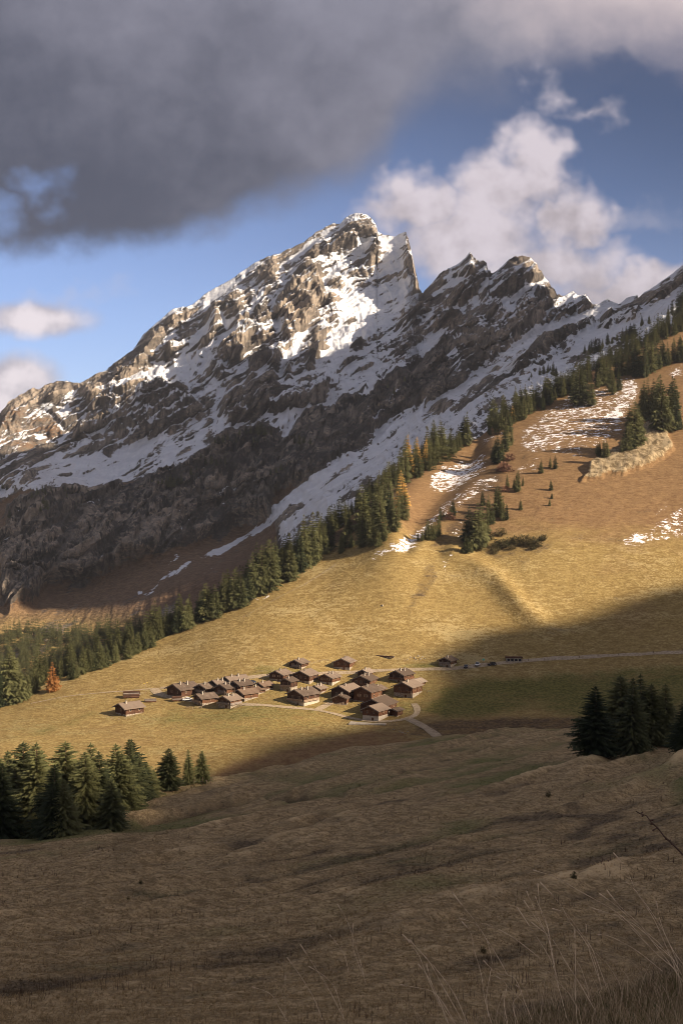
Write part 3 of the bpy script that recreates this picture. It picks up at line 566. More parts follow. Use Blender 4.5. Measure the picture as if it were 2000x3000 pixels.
u = np.linspace(-260, 2260, nc); top = crestA(u); bot = np.full(nc, 3120.0)
tt = np.linspace(0, 1, nr)[:, None]
PX = np.broadcast_to(u, (nr, nc)).copy(); PY = bot+(top-bot)*tt
Y = a_depth(PX, PY); X = (PX-CX)/FPX*Y; Z = (CY-PY)/FPX*Y
# swales running down to the lower left, cattle terraces, tussocks
along = X*0.55+Y*0.83; across = X*0.83-Y*0.55
sw1 = fbm((across+10*fbm(X/60, Y/60, 3.0, 2))/15, along/95, 2.0, 3); sw2 = fbm((across+4*fbm(X/20, Y/20, 6.0, 2))/4.5, along/34, 8.0, 3)
rel = 1.3*sw1+0.35*sw2+0.30*fbm(across/5, along/14, 5.0, 3)+0.13*fbm(X/1.8, Y/1.8, 0.2, 3)+0.10*np.sin(Z*5.5+3*fbm(X/20, Y/20, 1, 2))
rel *= sstep(40, 120, Y)*0.6+0.4
wx_, wy_ = PX+60*fbm(PX/180, PY/70, 9.1, 4), PY+22*fbm(PX/180, PY/70, 4.1, 4)
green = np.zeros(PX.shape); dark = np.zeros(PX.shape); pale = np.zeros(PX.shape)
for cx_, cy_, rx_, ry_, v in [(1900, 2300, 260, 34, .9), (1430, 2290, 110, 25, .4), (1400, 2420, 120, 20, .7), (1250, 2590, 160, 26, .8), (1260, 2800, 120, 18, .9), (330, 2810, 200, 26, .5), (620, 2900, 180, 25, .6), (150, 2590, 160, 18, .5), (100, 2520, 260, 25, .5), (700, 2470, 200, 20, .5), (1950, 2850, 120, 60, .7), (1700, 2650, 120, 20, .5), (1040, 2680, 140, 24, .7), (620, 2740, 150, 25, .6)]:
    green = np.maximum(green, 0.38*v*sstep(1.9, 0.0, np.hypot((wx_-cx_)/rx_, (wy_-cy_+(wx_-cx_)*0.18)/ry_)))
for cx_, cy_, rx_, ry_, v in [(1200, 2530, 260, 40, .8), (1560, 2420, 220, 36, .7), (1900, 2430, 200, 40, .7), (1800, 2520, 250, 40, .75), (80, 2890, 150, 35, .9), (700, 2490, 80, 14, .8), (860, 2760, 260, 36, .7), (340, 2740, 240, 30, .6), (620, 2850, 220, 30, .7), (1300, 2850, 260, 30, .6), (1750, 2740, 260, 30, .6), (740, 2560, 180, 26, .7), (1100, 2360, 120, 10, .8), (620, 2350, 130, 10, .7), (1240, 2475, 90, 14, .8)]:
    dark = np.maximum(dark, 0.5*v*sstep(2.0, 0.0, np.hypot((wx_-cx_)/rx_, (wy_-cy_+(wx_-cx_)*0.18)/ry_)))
for pts, w in [([(1230, 2390), (1350, 2330), (1500, 2295), (1700, 2255), (2000, 2230)], 22), ([(1100, 2300), (1300, 2230), (1500, 2200), (1680, 2180)], 20), ([(300, 2650), (600, 2560), (900, 2480), (1100, 2400), (1400, 2330)], 22), ([(0, 2720), (200, 2715)], 14), ([(1100, 2700), (1400, 2640), (1800, 2580), (2000, 2560)], 22), ([(450, 2340), (620, 2300)], 12), ([(700, 2720), (1000, 2620), (1300, 2560)], 18), ([(1000, 2850), (1500, 2780), (2000, 2700)], 24), ([(100, 2680), (400, 2560)], 18)]:  # the short left-edge line is a sunlit strip put into the grass colour
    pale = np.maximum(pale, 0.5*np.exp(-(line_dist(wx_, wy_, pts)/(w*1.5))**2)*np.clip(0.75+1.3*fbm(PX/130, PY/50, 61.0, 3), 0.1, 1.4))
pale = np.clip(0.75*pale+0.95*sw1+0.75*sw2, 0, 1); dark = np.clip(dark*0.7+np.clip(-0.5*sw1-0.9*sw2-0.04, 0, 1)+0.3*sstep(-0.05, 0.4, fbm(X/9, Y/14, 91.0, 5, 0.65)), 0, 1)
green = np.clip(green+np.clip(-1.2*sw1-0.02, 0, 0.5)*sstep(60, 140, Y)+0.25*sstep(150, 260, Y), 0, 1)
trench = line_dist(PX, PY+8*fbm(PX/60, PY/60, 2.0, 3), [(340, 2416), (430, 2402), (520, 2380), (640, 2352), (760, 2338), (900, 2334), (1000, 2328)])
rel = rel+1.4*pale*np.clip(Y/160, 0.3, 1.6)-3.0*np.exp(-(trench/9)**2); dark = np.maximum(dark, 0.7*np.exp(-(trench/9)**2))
pp = np.stack([X, Y, Z], -1); pp[..., 2] += rel*sstep(0, 0.02, tt)
ppA, (green, dark, pale) = add_back(pp, [green, dark, pale], [(4, -0.6), (15, -4), (30, -9), (60, -20), (110, -42), (170, -70)])
fr_rows, n0r = [], 0
for f, dZf in [(0.08, -1.6), (0.3, -6.0), (0.6, -11.0), (0.85, -17.2)]:
    r = ppA[:1].copy(); r[..., 0] = r[..., 0]*(0.4+0.6*f); r[..., 1] = r[..., 1]*f; r[..., 2] = dZf-1.0; fr_rows.append(r); n0r += 1
ppA = np.concatenate(fr_rows+[ppA], 0); green, dark, pale = (np.concatenate([a[:1]]*n0r+[a], 0) for a in (green, dark, pale))
mA, nt, b = new_mat('dry_pasture', 0.95, 0.1)
oc = objco(nt); g_, d_, p_ = attr3(nt, 'cover')
a1 = noise(nt, oc, 0.9, 3, 0.65, 0, stretch=(0.7, 0.7, 1.8), rot=(0, 0, 0.4)); a2 = noise(nt, oc, 0.12, 4, 0.62, 0, stretch=(0.55, 0.9, 1.5), rot=(0, 0, 0.5)); a3 = noise(nt, oc, 4.5, 2, 0.7, stretch=(0.7, 0.5, 1.2)); a4 = noise(nt, oc, 0.035, 3, 0.6)
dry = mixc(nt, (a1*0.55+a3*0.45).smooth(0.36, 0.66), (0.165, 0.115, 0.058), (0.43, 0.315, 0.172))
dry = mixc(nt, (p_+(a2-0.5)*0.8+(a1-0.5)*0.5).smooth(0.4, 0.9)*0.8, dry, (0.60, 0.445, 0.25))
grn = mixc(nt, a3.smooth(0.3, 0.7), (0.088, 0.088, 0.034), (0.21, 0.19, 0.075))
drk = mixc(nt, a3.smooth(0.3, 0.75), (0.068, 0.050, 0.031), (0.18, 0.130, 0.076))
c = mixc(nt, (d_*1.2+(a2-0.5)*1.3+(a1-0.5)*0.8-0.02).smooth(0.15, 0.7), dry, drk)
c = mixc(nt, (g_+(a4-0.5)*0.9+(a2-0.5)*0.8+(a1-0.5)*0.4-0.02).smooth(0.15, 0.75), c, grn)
nt.links.new(c.s, b.inputs['Base Color'])
bump(nt, b, a1*1.0+a3*0.35, 0.85, 0.45)
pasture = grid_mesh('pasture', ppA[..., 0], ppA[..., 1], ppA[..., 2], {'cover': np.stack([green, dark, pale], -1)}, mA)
structure(pasture, 'shaded brown pasture slope filling the foreground below the hamlet', 'pasture')

# ------------------------------------------------------------------ near bank at the viewer's feet
bx, by = np.meshgrid(np.linspace(-3.2, 5.0, 150), np.linspace(-1.0, 9.0, 150))
edge = interp([(-3, 3.4), (0.0, 4.35), (0.45, 4.7), (0.8, 4.95), (1.2, 5.2), (1.6, 5.4), (5, 6)])(bx)
lev = interp([(-3, -2.3), (0.1, -2.10), (0.45, -2.07), (0.8, -2.09), (1.2, -2.07), (1.6, -2.08), (5, -1.9)])(bx)
bz = lev+0.06*(edge-by).clip(0, 5)-1.1*np.maximum(0, by-edge)**1.15+0.07*fbm(bx/0.5, by/0.5, 3, 4)+0.03*fbm(bx/0.12, by/0.12, 8, 3)
bank_o = grid_mesh('near_bank', bx, by, bz, {'cover': np.stack([np.clip(0.5+0.9*fbm(bx/0.7, by/0.7, 4, 3), 0, 1)*0.8, bx*0, bx*0+0.2], -1)}, mA)
structure(bank_o, 'grassy bank edge in the bottom corner close to the viewer', 'bank')

# wide valley ground under everything
gx, gy = np.meshgrid(np.linspace(-12000, 12000, 60), np.linspace(-12000, 12000, 60))
gz = -330+12*fbm(gx/1500, gy/1500, 1, 3)
ground = grid_mesh('ground', gx, gy, gz, {'cover': np.zeros((60, 60, 3))+0.3}, mA)
structure(ground, 'wide valley ground reaching the horizon', 'ground')

def bvh(o):
    me = o.data
    vs = np.empty(len(me.vertices)*3, np.float32); me.vertices.foreach_get('co', vs)
    fs = np.empty(len(me.loops), np.int32); me.loops.foreach_get('vertex_index', fs)
    return BVHTree.FromPolygons(vs.reshape(-1, 3).tolist(), fs.reshape(-1, 4).tolist())
_mp = PPm[::2, ::2]; _i = np.arange(_mp.shape[0]*_mp.shape[1]).reshape(_mp.shape[:2])
_mq = np.stack([_i[:-1, :-1], _i[:-1, 1:], _i[1:, 1:], _i[1:, :-1]], -1).reshape(-1, 4)
MBVH = BVHTree.FromPolygons(_mp.reshape(-1, 3).tolist(), _mq.tolist())
BV = {'M': MBVH, 'B': bvh(hillside), 'A': bvh(pasture), 'N': bvh(bank_o)}
def hit(px, py, key):
    """point of a ground sheet seen at a photo pixel"""
    if key == 'Mgrid':
        j = int(np.argmin(np.abs(M_PX-px))); i = int(np.argmin(np.abs(M_PY[:, j]-py)))
        return Vector(M_PP[i, j])
    d = P3(px, py, 1.0).normalized()
    r = BV[key].ray_cast(Vector((0, 0, 0)), d)
    return r[0]
def zat(x, y, key):
    r = BV[key].ray_cast(Vector((x, y, 2000)), Vector((0, 0, -1)))
    return r[0].z if r[0] else None

# ------------------------------------------------------------------ unseen clouds added between sun and ground, outlined to shade chosen parts
def shade_cloud(name, pts3, H, label, seed):
    """a closed lumpy sun blocker added at height H, whose outline is the given ground points carried up along the sunlight"""
    q = np.array([((p+SUN*((H-p.z)/SUN.z)).x, (p+SUN*((H-p.z)/SUN.z)).y) for p in pts3])
    x0, y0 = q.min(0)-60; x1, y1 = q.max(0)+60
    n = 230
    gx, gy = np.meshgrid(np.linspace(x0, x1, n), np.linspace(y0, y1, n))
    wxx = gx+16*fbm(gx/55, gy/55, seed, 4); wyy = gy+16*fbm(gx/55, gy/55, seed+9, 4)
    P_ = q; ins = np.zeros(gx.shape, bool); d2 = np.full(gx.shape, 1e12)
    for i in range(len(P_)):
        ax, ay = P_[i]; bx_, by_ = P_[(i+1) % len(P_)]
        ins ^= ((ay > wyy) != (by_ > wyy)) & (wxx < (bx_-ax)*(wyy-ay)/((by_-ay) if by_ != ay else 1e-9)+ax)
        ex, ey = bx_-ax, by_-ay; t_ = np.clip(((wxx-ax)*ex+(wyy-ay)*ey)/(ex*ex+ey*ey+1e-9), 0, 1)
        d2 = np.minimum(d2, (wxx-ax-t_*ex)**2+(wyy-ay-t_*ey)**2)
    sdist = np.sqrt(d2)*np.where(ins, 1, -1)
    hgt = np.sqrt(np.clip(sdist, 0, 260)/260)*42
    topz = H+hgt*0.06*(1+fbm(gx/60, gy/60, seed+5, 3)); botz = H-hgt*(0.45+0.5*np.clip(0.5+fbm(gx/70, gy/70, seed+3, 4), 0, 1.5))
    keep = sdist > 0
    vid = -np.ones((2, n, n), int); V_ = []
    need = np.zeros((n, n), bool)
    cells = keep[:-1, :-1] | keep[1:, :-1] | keep[:-1, 1:] | keep[1:, 1:]
    ii, jj = np.nonzero(cells); F_ = []
    def gv(k, i, j):
        if vid[k, i, j] < 0:
            if not keep[i, j] and vid[1-k, i, j] >= 0: vid[k, i, j] = vid[1-k, i, j]; return vid[k, i, j]
            vid[k, i, j] = len(V_); V_.append((gx[i, j], gy[i, j], (topz if k == 0 else botz)[i, j] if keep[i, j] else H))
        return vid[k, i, j]
    for i, j in zip(ii, jj):
        F_.append((gv(0, i, j), gv(0, i, j+1), gv(0, i+1, j+1), gv(0, i+1, j)))
        F_.append((gv(1, i, j), gv(1, i+1, j), gv(1, i+1, j+1), gv(1, i, j+1)))
    me = bpy.data.meshes.new(name); me.from_pydata(V_, [], F_); me.materials.append(m_shade_cloud)
    me.polygons.foreach_set('use_smooth', [True]*len(F_))
    o = bpy.data.objects.new(name, me); COL.objects.link(o); o['kind'] = 'stuff'; o['label'] = label; o['category'] = 'shade_cloud'
    return o
m_shade_cloud, nt, b = new_mat('shade_cloud_skin', 1.0, 0.0); b.inputs['Base Color'].default_value = (0.85, 0.85, 0.87, 1)
def hp(px, py, *keys):
    for k in keys:
        r = hit(px, py, k)
        if r: return r
edge = [hp(x, y, 'B') for x, y in [(2230, 1690), (2050, 1715), (1900, 1755), (1750, 1800), (1620, 1828), (1480, 1850), (1380, 1878), (1290, 1915), (1245, 1975), (1228, 2045), (1195, 2090), (1120, 2108), (1060, 2130), (960, 2150), (850, 2172), (740, 2200)]]
edge = [e for e in edge if e]
edge += [P3(690, 2215, 440), P3(640, 2270, 400), P3(560, 2280, 330), P3(480, 2290, 300), P3(345, 2385, 245), P3(200, 2390, 228), P3(60, 2385, 220), P3(-200, 2380, 220)]
edge += [Vector((-330, 120, -60)), Vector((-330, -260, -60)), Vector((330, -420, -60)), Vector((760, -300, -60)), Vector((820, 500, -40)), Vector((480, 760, -30))]
shade_cloud('shade_cloud', edge, 850, 'broad low cloudlike blocker added unseen overhead to shade the foreground pasture', 4.0)
edge = [hp(x, y, 'Mgrid') for x, y in [(-100, 1345), (0, 1345), (150, 1330), (250, 1270), (330, 1240), (390, 1190), (430, 1150), (520, 1125), (600, 1090), (700, 1075), (800, 1050), (850, 1060), (935, 1065), (980, 1035), (1025, 1025), (1075, 975), (1150, 957), (1200, 905), (1225, 880), (1262, 830), (1320, 740), (1400, 800), (1500, 790), (1600, 860), (1730, 910), (1900, 850), (2050, 800), (2050, 870), (1900, 960), (1760, 1040), (1600, 1120), (1450, 1210), (1300, 1310), (1150, 1420), (1000, 1500), (850, 1570), (700, 1650), (560, 1720), (380, 1770), (200, 1790), (0, 1790), (-100, 1790)]]
edge = [e for e in edge if e]
for e in edge:
    pass
shade_cloud('shade_cloud', edge, 870, 'ragged low cloudlike blocker added unseen to the side to shade the lower mountain face', 11.0)
# ------------------------------------------------------------------ trees
def needle_mat(name, c0, c1, var=0.35):
    m, nt, b = new_mat(name, 0.75, 0.15)
    oi = nt.nodes.new('ShaderNodeObjectInfo'); r = E(nt, oi.outputs['Random'])
    oc = objco(nt); n = noise(nt, oc, 6.0, 2, 0.6)
    c = mixc(nt, (n*0.7+r*var*1.4-0.1).smooth(0.2, 0.8), c0, c1)
    nt.links.new(c.s, b.inputs['Base Color'])
    tr = nt.nodes.new('ShaderNodeBsdfTranslucent'); nt.links.new(c.s, tr.inputs[0])
    mx = nt.nodes.new('ShaderNodeMixShader'); mx.inputs[0].default_value = 0.18
    out = nt.nodes['Material Output']
    nt.links.new(b.outputs[0], mx.inputs[1]); nt.links.new(tr.outputs[0], mx.inputs[2]); nt.links.new(mx.outputs[0], out.inputs[0])
    return m
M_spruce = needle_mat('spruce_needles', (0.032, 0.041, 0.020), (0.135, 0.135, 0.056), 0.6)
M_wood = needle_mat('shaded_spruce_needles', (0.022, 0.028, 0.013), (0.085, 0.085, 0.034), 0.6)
M_larch = needle_mat('larch_needles', (0.52, 0.30, 0.07), (0.72, 0.47, 0.15))
M_rust = needle_mat('rust_needles', (0.28, 0.125, 0.04), (0.42, 0.205, 0.07))
M_shrub = needle_mat('shrub_leaves', (0.040, 0.042, 0.018), (0.13, 0.10, 0.045))
M_bare = needle_mat('bare_twigs', (0.13, 0.065, 0.045), (0.26, 0.14, 0.09))
M_bark, nt, b = new_mat('bark', 0.95, 0.1)
oc = objco(nt); nt.links.new(mixc(nt, noise(nt, oc, 12, 2, 0.6, stretch=(1, 1, 0.2)).smooth(0.3, 0.7), (0.05, 0.035, 0.027), (0.14, 0.10, 0.075)).s, b.inputs['Base Color'])

def py_mesh(name, V, F, mat, smooth=False):
    me = bpy.data.meshes.new(name); me.from_pydata(V, [], F)
    if mat: me.materials.append(mat)
    if smooth: me.polygons.foreach_set('use_smooth', [True]*len(F))
    return me
def crown_mesh(name, rs, whorls, per, twigs, wid, mat, droop=0.42, z0=0.05, shape=0.85, gap=0.0, top=1.0):
    """conifer crown of unit height: whorls of drooping boughs, each a spine with side sprays"""
    V, F = [], []
    def quad(a, b_, c_, d_): 
        i = len(V); V.extend((a, b_, c_, d_)); F.append((i, i+1, i+2, i+3))
    def tri(a, b_, c_): 
        i = len(V); V.extend((a, b_, c_)); F.append((i, i+1, i+2))
    lop = rs.rand()*6.28
    for w in range(whorls):
        f = (w+rs.rand()*0.6)/whorls
        z = z0+(0.985-z0)*f
        R = wid*0.5*((1-f)**shape*0.97+0.03)*(0.86+0.30*rs.rand())
        if f < 0.12: R *= 0.62+3.0*f
        n = max(4, int(round(per*(0.55+0.45*(1-f)))))
        a0 = rs.rand()*6.28
        for k in range(n):
            if rs.rand() < gap: continue
            az = a0+6.283*k/n+rs.normal()*0.22
            L = R*(0.72+0.45*rs.rand())*(1+0.10*math.cos(az-lop))
            d = np.array([math.cos(az), math.sin(az), 0.0]); sd_ = np.array([-d[1], d[0], 0.0])
            up0 = 0.25+0.5*f; dr = droop*(1.1-0.5*f)+rs.normal()*0.07
            def spine(t): return np.array([0, 0, z])+d*(L*t)+np.array([0, 0, L*(up0*t*0.5-dr*t*t+0.16*max(0, t-0.7))])
            hw = max(0.016, (0.26 if twigs > 3 else 0.40)*L)*(0.8+0.5*rs.rand())
            prev = spine(0.08)
            nseg = max(2, twigs)
            for s in range(nseg):
                t0, t1 = 0.08+0.92*s/nseg, 0.08+0.92*(s+1)/nseg
                p0, p1 = spine(t0), spine(t1)
                for sg in (-1, 1):
                    ww = hw*(1.15-t0)*(0.65+0.7*rs.rand()); hang = np.array([0, 0, -ww*(0.35+0.75*rs.rand())])
                    tip = p1+sd_*sg*ww+hang+d*ww*0.35
                    tri(tuple(p0), tuple(p1), tuple(tip))
                    if twigs > 3:
                        tip2 = p0+sd_*sg*ww*0.8+hang*1.2+d*ww*0.5
                        tri(tuple(p0), tuple((p0+p1)/2), tuple(tip2))
                if twigs > 2:      # hanging curtain under the bough
                    hg = np.array([0, 0, -hw*(0.5+0.8*rs.rand())*(1.1-t0)])
                    tri(tuple(p0), tuple(p1), tuple((p0+p1)/2+hg+sd_*rs.normal()*hw*0.3))
    # leader
    for k in range(5):
        az = k*1.2566; d = np.array([math.cos(az), math.sin(az), 0])
        tri((0, 0, top), tuple(d*0.011+np.array([0, 0, 0.955])), tuple(np.array([d[1], -d[0], 0])*0.011+np.array([0, 0, 0.945])))
    return py_mesh(name, [tuple(v) for v in V], F, mat)
def trunk_mesh(name, r0=0.014, n=6, h=0.98, bend=0.0, z=-0.06):
    V, F = [], []; rings = [(z, r0*1.5), (0.0, r0*1.25), (0.06, r0), (0.5, r0*0.6), (h, r0*0.06)]
    for zz, r in rings:
        for k in range(n): V.append((r*math.cos(6.283*k/n)+bend*zz*zz, r*math.sin(6.283*k/n), zz))
    for i in range(len(rings)-1):
        for k in range(n): F.append((i*n+k, i*n+(k+1) % n, (i+1)*n+(k+1) % n, (i+1)*n+k))
    return py_mesh(name, V, F, M_bark, True)
rs = np.random.RandomState(11)
HI = [crown_mesh('crown_near', rs, 42, 13, 6, w, M_spruce, droop=dr, gap=0.05, shape=sh) for w, dr, sh in ((0.52, 0.38, 0.64), (0.48, 0.42, 0.68), (0.56, 0.36, 0.58), (0.50, 0.45, 0.62), (0.44, 0.42, 0.70))]
MI = [crown_mesh('crown_mid', rs, 26, 10, 3, w, M_spruce, droop=dr, gap=0.05, shape=sh) for w, dr, sh in ((0.40, 0.42, 0.72), (0.36, 0.45, 0.66), (0.44, 0.40, 0.76), (0.33, 0.45, 0.66), (0.38, 0.42, 0.60))]
LO = [crown_mesh('crown_far', rs, 13, 8, 2, w, M_spruce, droop=0.42) for w in (0.36, 0.30, 0.42)]
LA = [crown_mesh('crown_larch', rs, 24, 8, 3, w, M_larch, droop=0.30, gap=0.14, shape=0.75) for w in (0.40, 0.34)]
RU = [crown_mesh('crown_rust', rs, 24, 8, 3, w, M_rust, droop=0.30, gap=0.12, shape=0.65) for w in (0.50,)]
T_HI, T_MI = trunk_mesh('trunk_near'), trunk_mesh('trunk_mid', 0.013, 5)
def tag(o, label, cat, group=None):
    o['label'] = label; o['category'] = cat
    if group: o['group'] = group
    return o
def place_tree(name, p, h, crown, trunk, label, group, cat='tree', wide=1.0):
    e = bpy.data.objects.new(name, None); COL.objects.link(e); e.empty_display_size = 0.5
    e.location = p; e.rotation_euler = (rs.normal()*0.03, rs.normal()*0.03, rs.rand()*6.28); e.scale = (h*wide*rs.uniform(0.85, 1.15), h*wide*rs.uniform(0.9, 1.1), h)
    tag(e, label, cat, group)
    for nm, me in (('crown', crown), ('trunk', trunk)):
        c = bpy.data.objects.new(nm, me); COL.objects.link(c); c.parent = e
    return e
ORD = ['first', 'second', 'third', 'fourth', 'fifth', 'sixth', 'seventh', 'eighth', 'ninth', 'tenth', 'eleventh', 'twelfth', 'thirteenth', 'fourteenth', 'fifteenth', 'sixteenth', 'seventeenth', 'eighteenth', 'nineteenth', 'twentieth', 'twenty-first', 'twenty-second', 'twenty-third', 'twenty-fourth', 'twenty-fifth', 'twenty-sixth', 'twenty-seventh', 'twenty-eighth', 'twenty-ninth', 'thirtieth', 'thirty-first', 'thirty-second', 'thirty-third', 'thirty-fourth', 'thirty-fifth', 'thirty-sixth', 'thirty-seventh', 'thirty-eighth', 'thirty-ninth', 'fortieth']
def ordn(i): return ORD[i] if i < len(ORD) else 'number %d' % (i+1)

# near clump at the left: (x, y of top in the left-clump frame, distance, crown)
left_near = [(10, 300, 212, 0), (45, 215, 238, 1), (120, 330, 225, 0), (172, 158, 232, 2), (236, 168, 222, 0), (300, 250, 240, 3), (352, 310, 212, 1), (440, 155, 230, 2), (330, 450, 205, 3), (430, 400, 205, 1), (566, 222, 222, 0), (508, 300, 236, 2), (622, 165, 240, 4), (672, 225, 225, 1), (735, 415, 214, 3), (766, 170, 250, 0), (842, 140, 262, 1), (800, 235, 250, 2), (888, 145, 275, 3), (962, 290, 280, 2), (1012, 345, 286, 0), (-40, 260, 230, 2), (82, 270, 246, 3), (270, 215, 250, 1), (395, 260, 247, 4), (590, 300, 246, 2), (705, 280, 256, 0), (910, 260, 272, 1), (1055, 400, 292, 2)]
left_near.sort()
vis_i = 0
for i, (x, yt, dist, k) in enumerate(left_near):
    (px, py), = fL((x, yt)); tp = P3(px, py, dist)
    z = zat(tp.x, tp.y, 'A'); h = tp.z-z+0.3
    if x < 0: lab = 'tall dark spruce cut by the frame edge in the near clump by the pasture'
    else:
        lab = '%s spruce counted along the near clump beside the shaded pasture' % ordn(vis_i); vis_i += 1
    place_tree('spruce_tree', (tp.x, tp.y, z-0.3), h, HI[k], T_HI, lab, 'spruces in the near clump beside the pasture', wide=1.38 if h > 14 else 1.5)
for i, (x, yb, yt, dist, lab) in enumerate([(1115, 475, 205, 288, 'broad spruce nearest the clump in the trio of small spruces above the gully'), (1236, 442, 212, 296, 'slim middle spruce of the trio of small spruces above the gully'), (1322, 435, 218, 300, 'outer spruce of the trio standing next to the fence posts above the gully')]):
    (px, py), = fL((x, yt)); tp = P3(px, py, dist); z = zat(tp.x, tp.y, 'A')
    place_tree('spruce_tree', (tp.x, tp.y, z-0.2), tp.z-z+0.2, HI[(2, 4, 0)[i]], T_HI, lab, 'trio of spruces above the gully', wide=(1.35, 1.15, 1.4)[i])
for x, yb, yt, k, w, lab in [(765, 885, 182, 0, 1.05, 'isolated black-green spruce at the outer side of the dark clump on the pasture crest'), (1020, 840, 75, 2, 1.05, 'tall broad spruce in the middle of the dark clump on the pasture crest'), (1100, 830, 105, 1, 1.0, 'spruce pressed against the tall broad one in the dark pasture clump'), (1190, 815, 70, 4, 1.0, 'narrow spire-topped spruce in the dark clump on the pasture crest'),
        (1295, 805, 160, 2, 1.05, 'wide round-shouldered spruce beside the spire in the dark pasture clump'), (1425, 800, 162, 4, 1.15, 'slender-topped spruce near the frame edge in the dark pasture clump'), (1575, 800, 300, 0, 1.0, 'spruce cut by the frame edge in the dark pasture clump'), (1240, 800, 330, 3, 1.0, 'low spruce hidden among the taller trunks of the dark pasture clump')]:
    (px, pyt), (_, pyb) = fR((x, yt), (x, yb))
    p = hit(px, min(pyb-2, 2262), 'A'); p = p if p.y < 300 else P3(px, pyb, 262)
    dist = p.y+10; tp = P3(px, pyt, dist); z = zat(tp.x, tp.y, 'A')
    place_tree('spruce_tree', (tp.x, tp.y, z-0.3), tp.z-z+0.3, HI[k], T_HI, lab, 'dark spruces on the pasture crest', wide=w*1.35)

# trees on the village hillside: (frame, [(x, base y, top y, kind)])
def grow(fn, lst, label, group, key='B', back=0.0, name='spruce_tree'):
    n_s = 0
    for t in sorted(lst, key=lambda q: q[0]):
        x, yb, yt = t[:3]; kind = t[3] if len(t) > 3 else 's'
        (px, pb), (_, pt) = fn((x, yb), (x, yt))
        p = hit(px, pb, key)
        if p is None or p.y > 1200:
            p = hit(px, float(crestB(px))+3, 'B')
            if p is None: continue
        y = p.y+back; top = P3(px, pt, y); z = zat(top.x, y, key); z = p.z if z is None else z
        h = top.z-z
        if h < 1.5: continue
        lab = label
        if kind == 'l': crown, nm, lab, grp = LA[rs.randint(2)], 'larch_tree', t[4], 'golden larches on the hillside'
        elif kind == 'r': crown, nm, lab, grp = RU[0], 'larch_tree', t[4], 'golden larches on the hillside'
        else: crown, nm, grp, lab = MI[rs.randint(5)], name, group, ordn(n_s)+' '+label.replace('spruce', 'spruce from the left', 1); n_s += 1
        if len(t) > 4: lab = t[4]
        if kind in 'lr': y -= 7; top = P3(px, pt, y); z = zat(top.x, y, key) or z; h = top.z-z
        w = (1.18 if group.startswith(('sunlit', 'spruces on the m')) else 1.0)*rs.uniform(0.85, 1.25)*(1.15 if h < 12 else 1.0)
        place_tree(nm, (top.x, y, z-0.2), h+0.2, crown, T_MI, lab, grp, wide=w)
grow(fD, [(30, 1300, 1000), (62, 1295, 965), (112, 1285, 1085), (160, 1268, 1090), (205, 1235, 1090), (-10, 1310, 1100), (90, 1290, 1180), (305, 1208, 1055, 'r', 'rust-orange larch at the lower end of the forest edge'), (410, 1160, 1020), (440, 1150, 1050), (482, 1125, 962), (522, 1112, 985), (570, 1095, 935), (605, 1082, 950), (540, 1105, 1000), (660, 1062, 932), (735, 1038, 925), (765, 1020, 900), (792, 1008, 880), (835, 988, 840), (870, 972, 868), (820, 990, 900)],
     'olive spruce in the sunlit row at the lower forest edge', 'sunlit spruces at the lower forest edge')
grow(fD, [(1020, 888, 720), (998, 882, 735), (1080, 870, 690), (965, 900, 790), (1190, 815, 600), (1238, 808, 612), (1160, 830, 650), (1340, 755, 520), (1385, 745, 535), (1300, 770, 590), (1500, 665, 380), (1548, 645, 350), (1450, 690, 420), (1420, 715, 520)],
     'sunlit spruce on the meadow crest', 'spruces on the meadow crest')
grow(fG, [(700, 875, 600), (745, 850, 590), (670, 880, 640), (640, 890, 620), (830, 835, 620), (800, 830, 660), (880, 790, 545), (905, 765, 470), (955, 745, 560), (940, 750, 455), (985, 720, 500), (1050, 670, 490), (1010, 690, 520), (1105, 685, 565), (1160, 650, 565), (1125, 655, 500), (860, 760, 560)],
     'tall spruce in the forest edge above the golden meadow', 'tall spruces of the forest edge')
grow(fF, [(70, 1095, 985), (150, 1095, 830), (160, 880, 640), (155, 1000, 640), (60, 1000, 810), (215, 1085, 830), (260, 1090, 965), (285, 1040, 690), (300, 1050, 880), (250, 900, 580), (230, 1000, 700), (385, 985, 680), (360, 960, 730), (440, 900, 660), (420, 860, 620), (330, 850, 480), (345, 900, 650), (300, 760, 540), (265, 700, 545), (400, 700, 480), (340, 990, 930), (410, 560, 390), (480, 600, 390), (450, 640, 330), (460, 540, 300), (545, 600, 400), (520, 560, 320), (570, 560, 440),
          (440, 800, 545, 'l', 'gold-topped larch rising out of the dark spruce stand'), (590, 500, 310, 'l', 'bright golden larch at the upper corner of the spruce stand'), (540, 460, 310, 'l', 'paler golden larch leaning on its brighter neighbour in the stand'), (480, 420, 292, 'l', 'small faded larch top peeping above the spruce stand')],
     'spruce in the dense stand beside the snow ramp', 'dense stand beside the snow ramp')
grow(fF, [(610, 420, 235), (660, 410, 185), (640, 430, 210), (715, 440, 190), (790, 430, 300), (765, 425, 300), (830, 410, 270), (880, 370, 130), (860, 360, 160), (905, 340, 170), (800, 300, 150), (775, 355, 182, 'l', 'golden larch with the widest crown in the upper spruce belt'), (822, 350, 180, 'l', 'slim golden larch beside the widest golden larch'), (750, 450, 400)],
     'spruce in the short belt holding the pair of golden larches', 'belt around the golden larches')
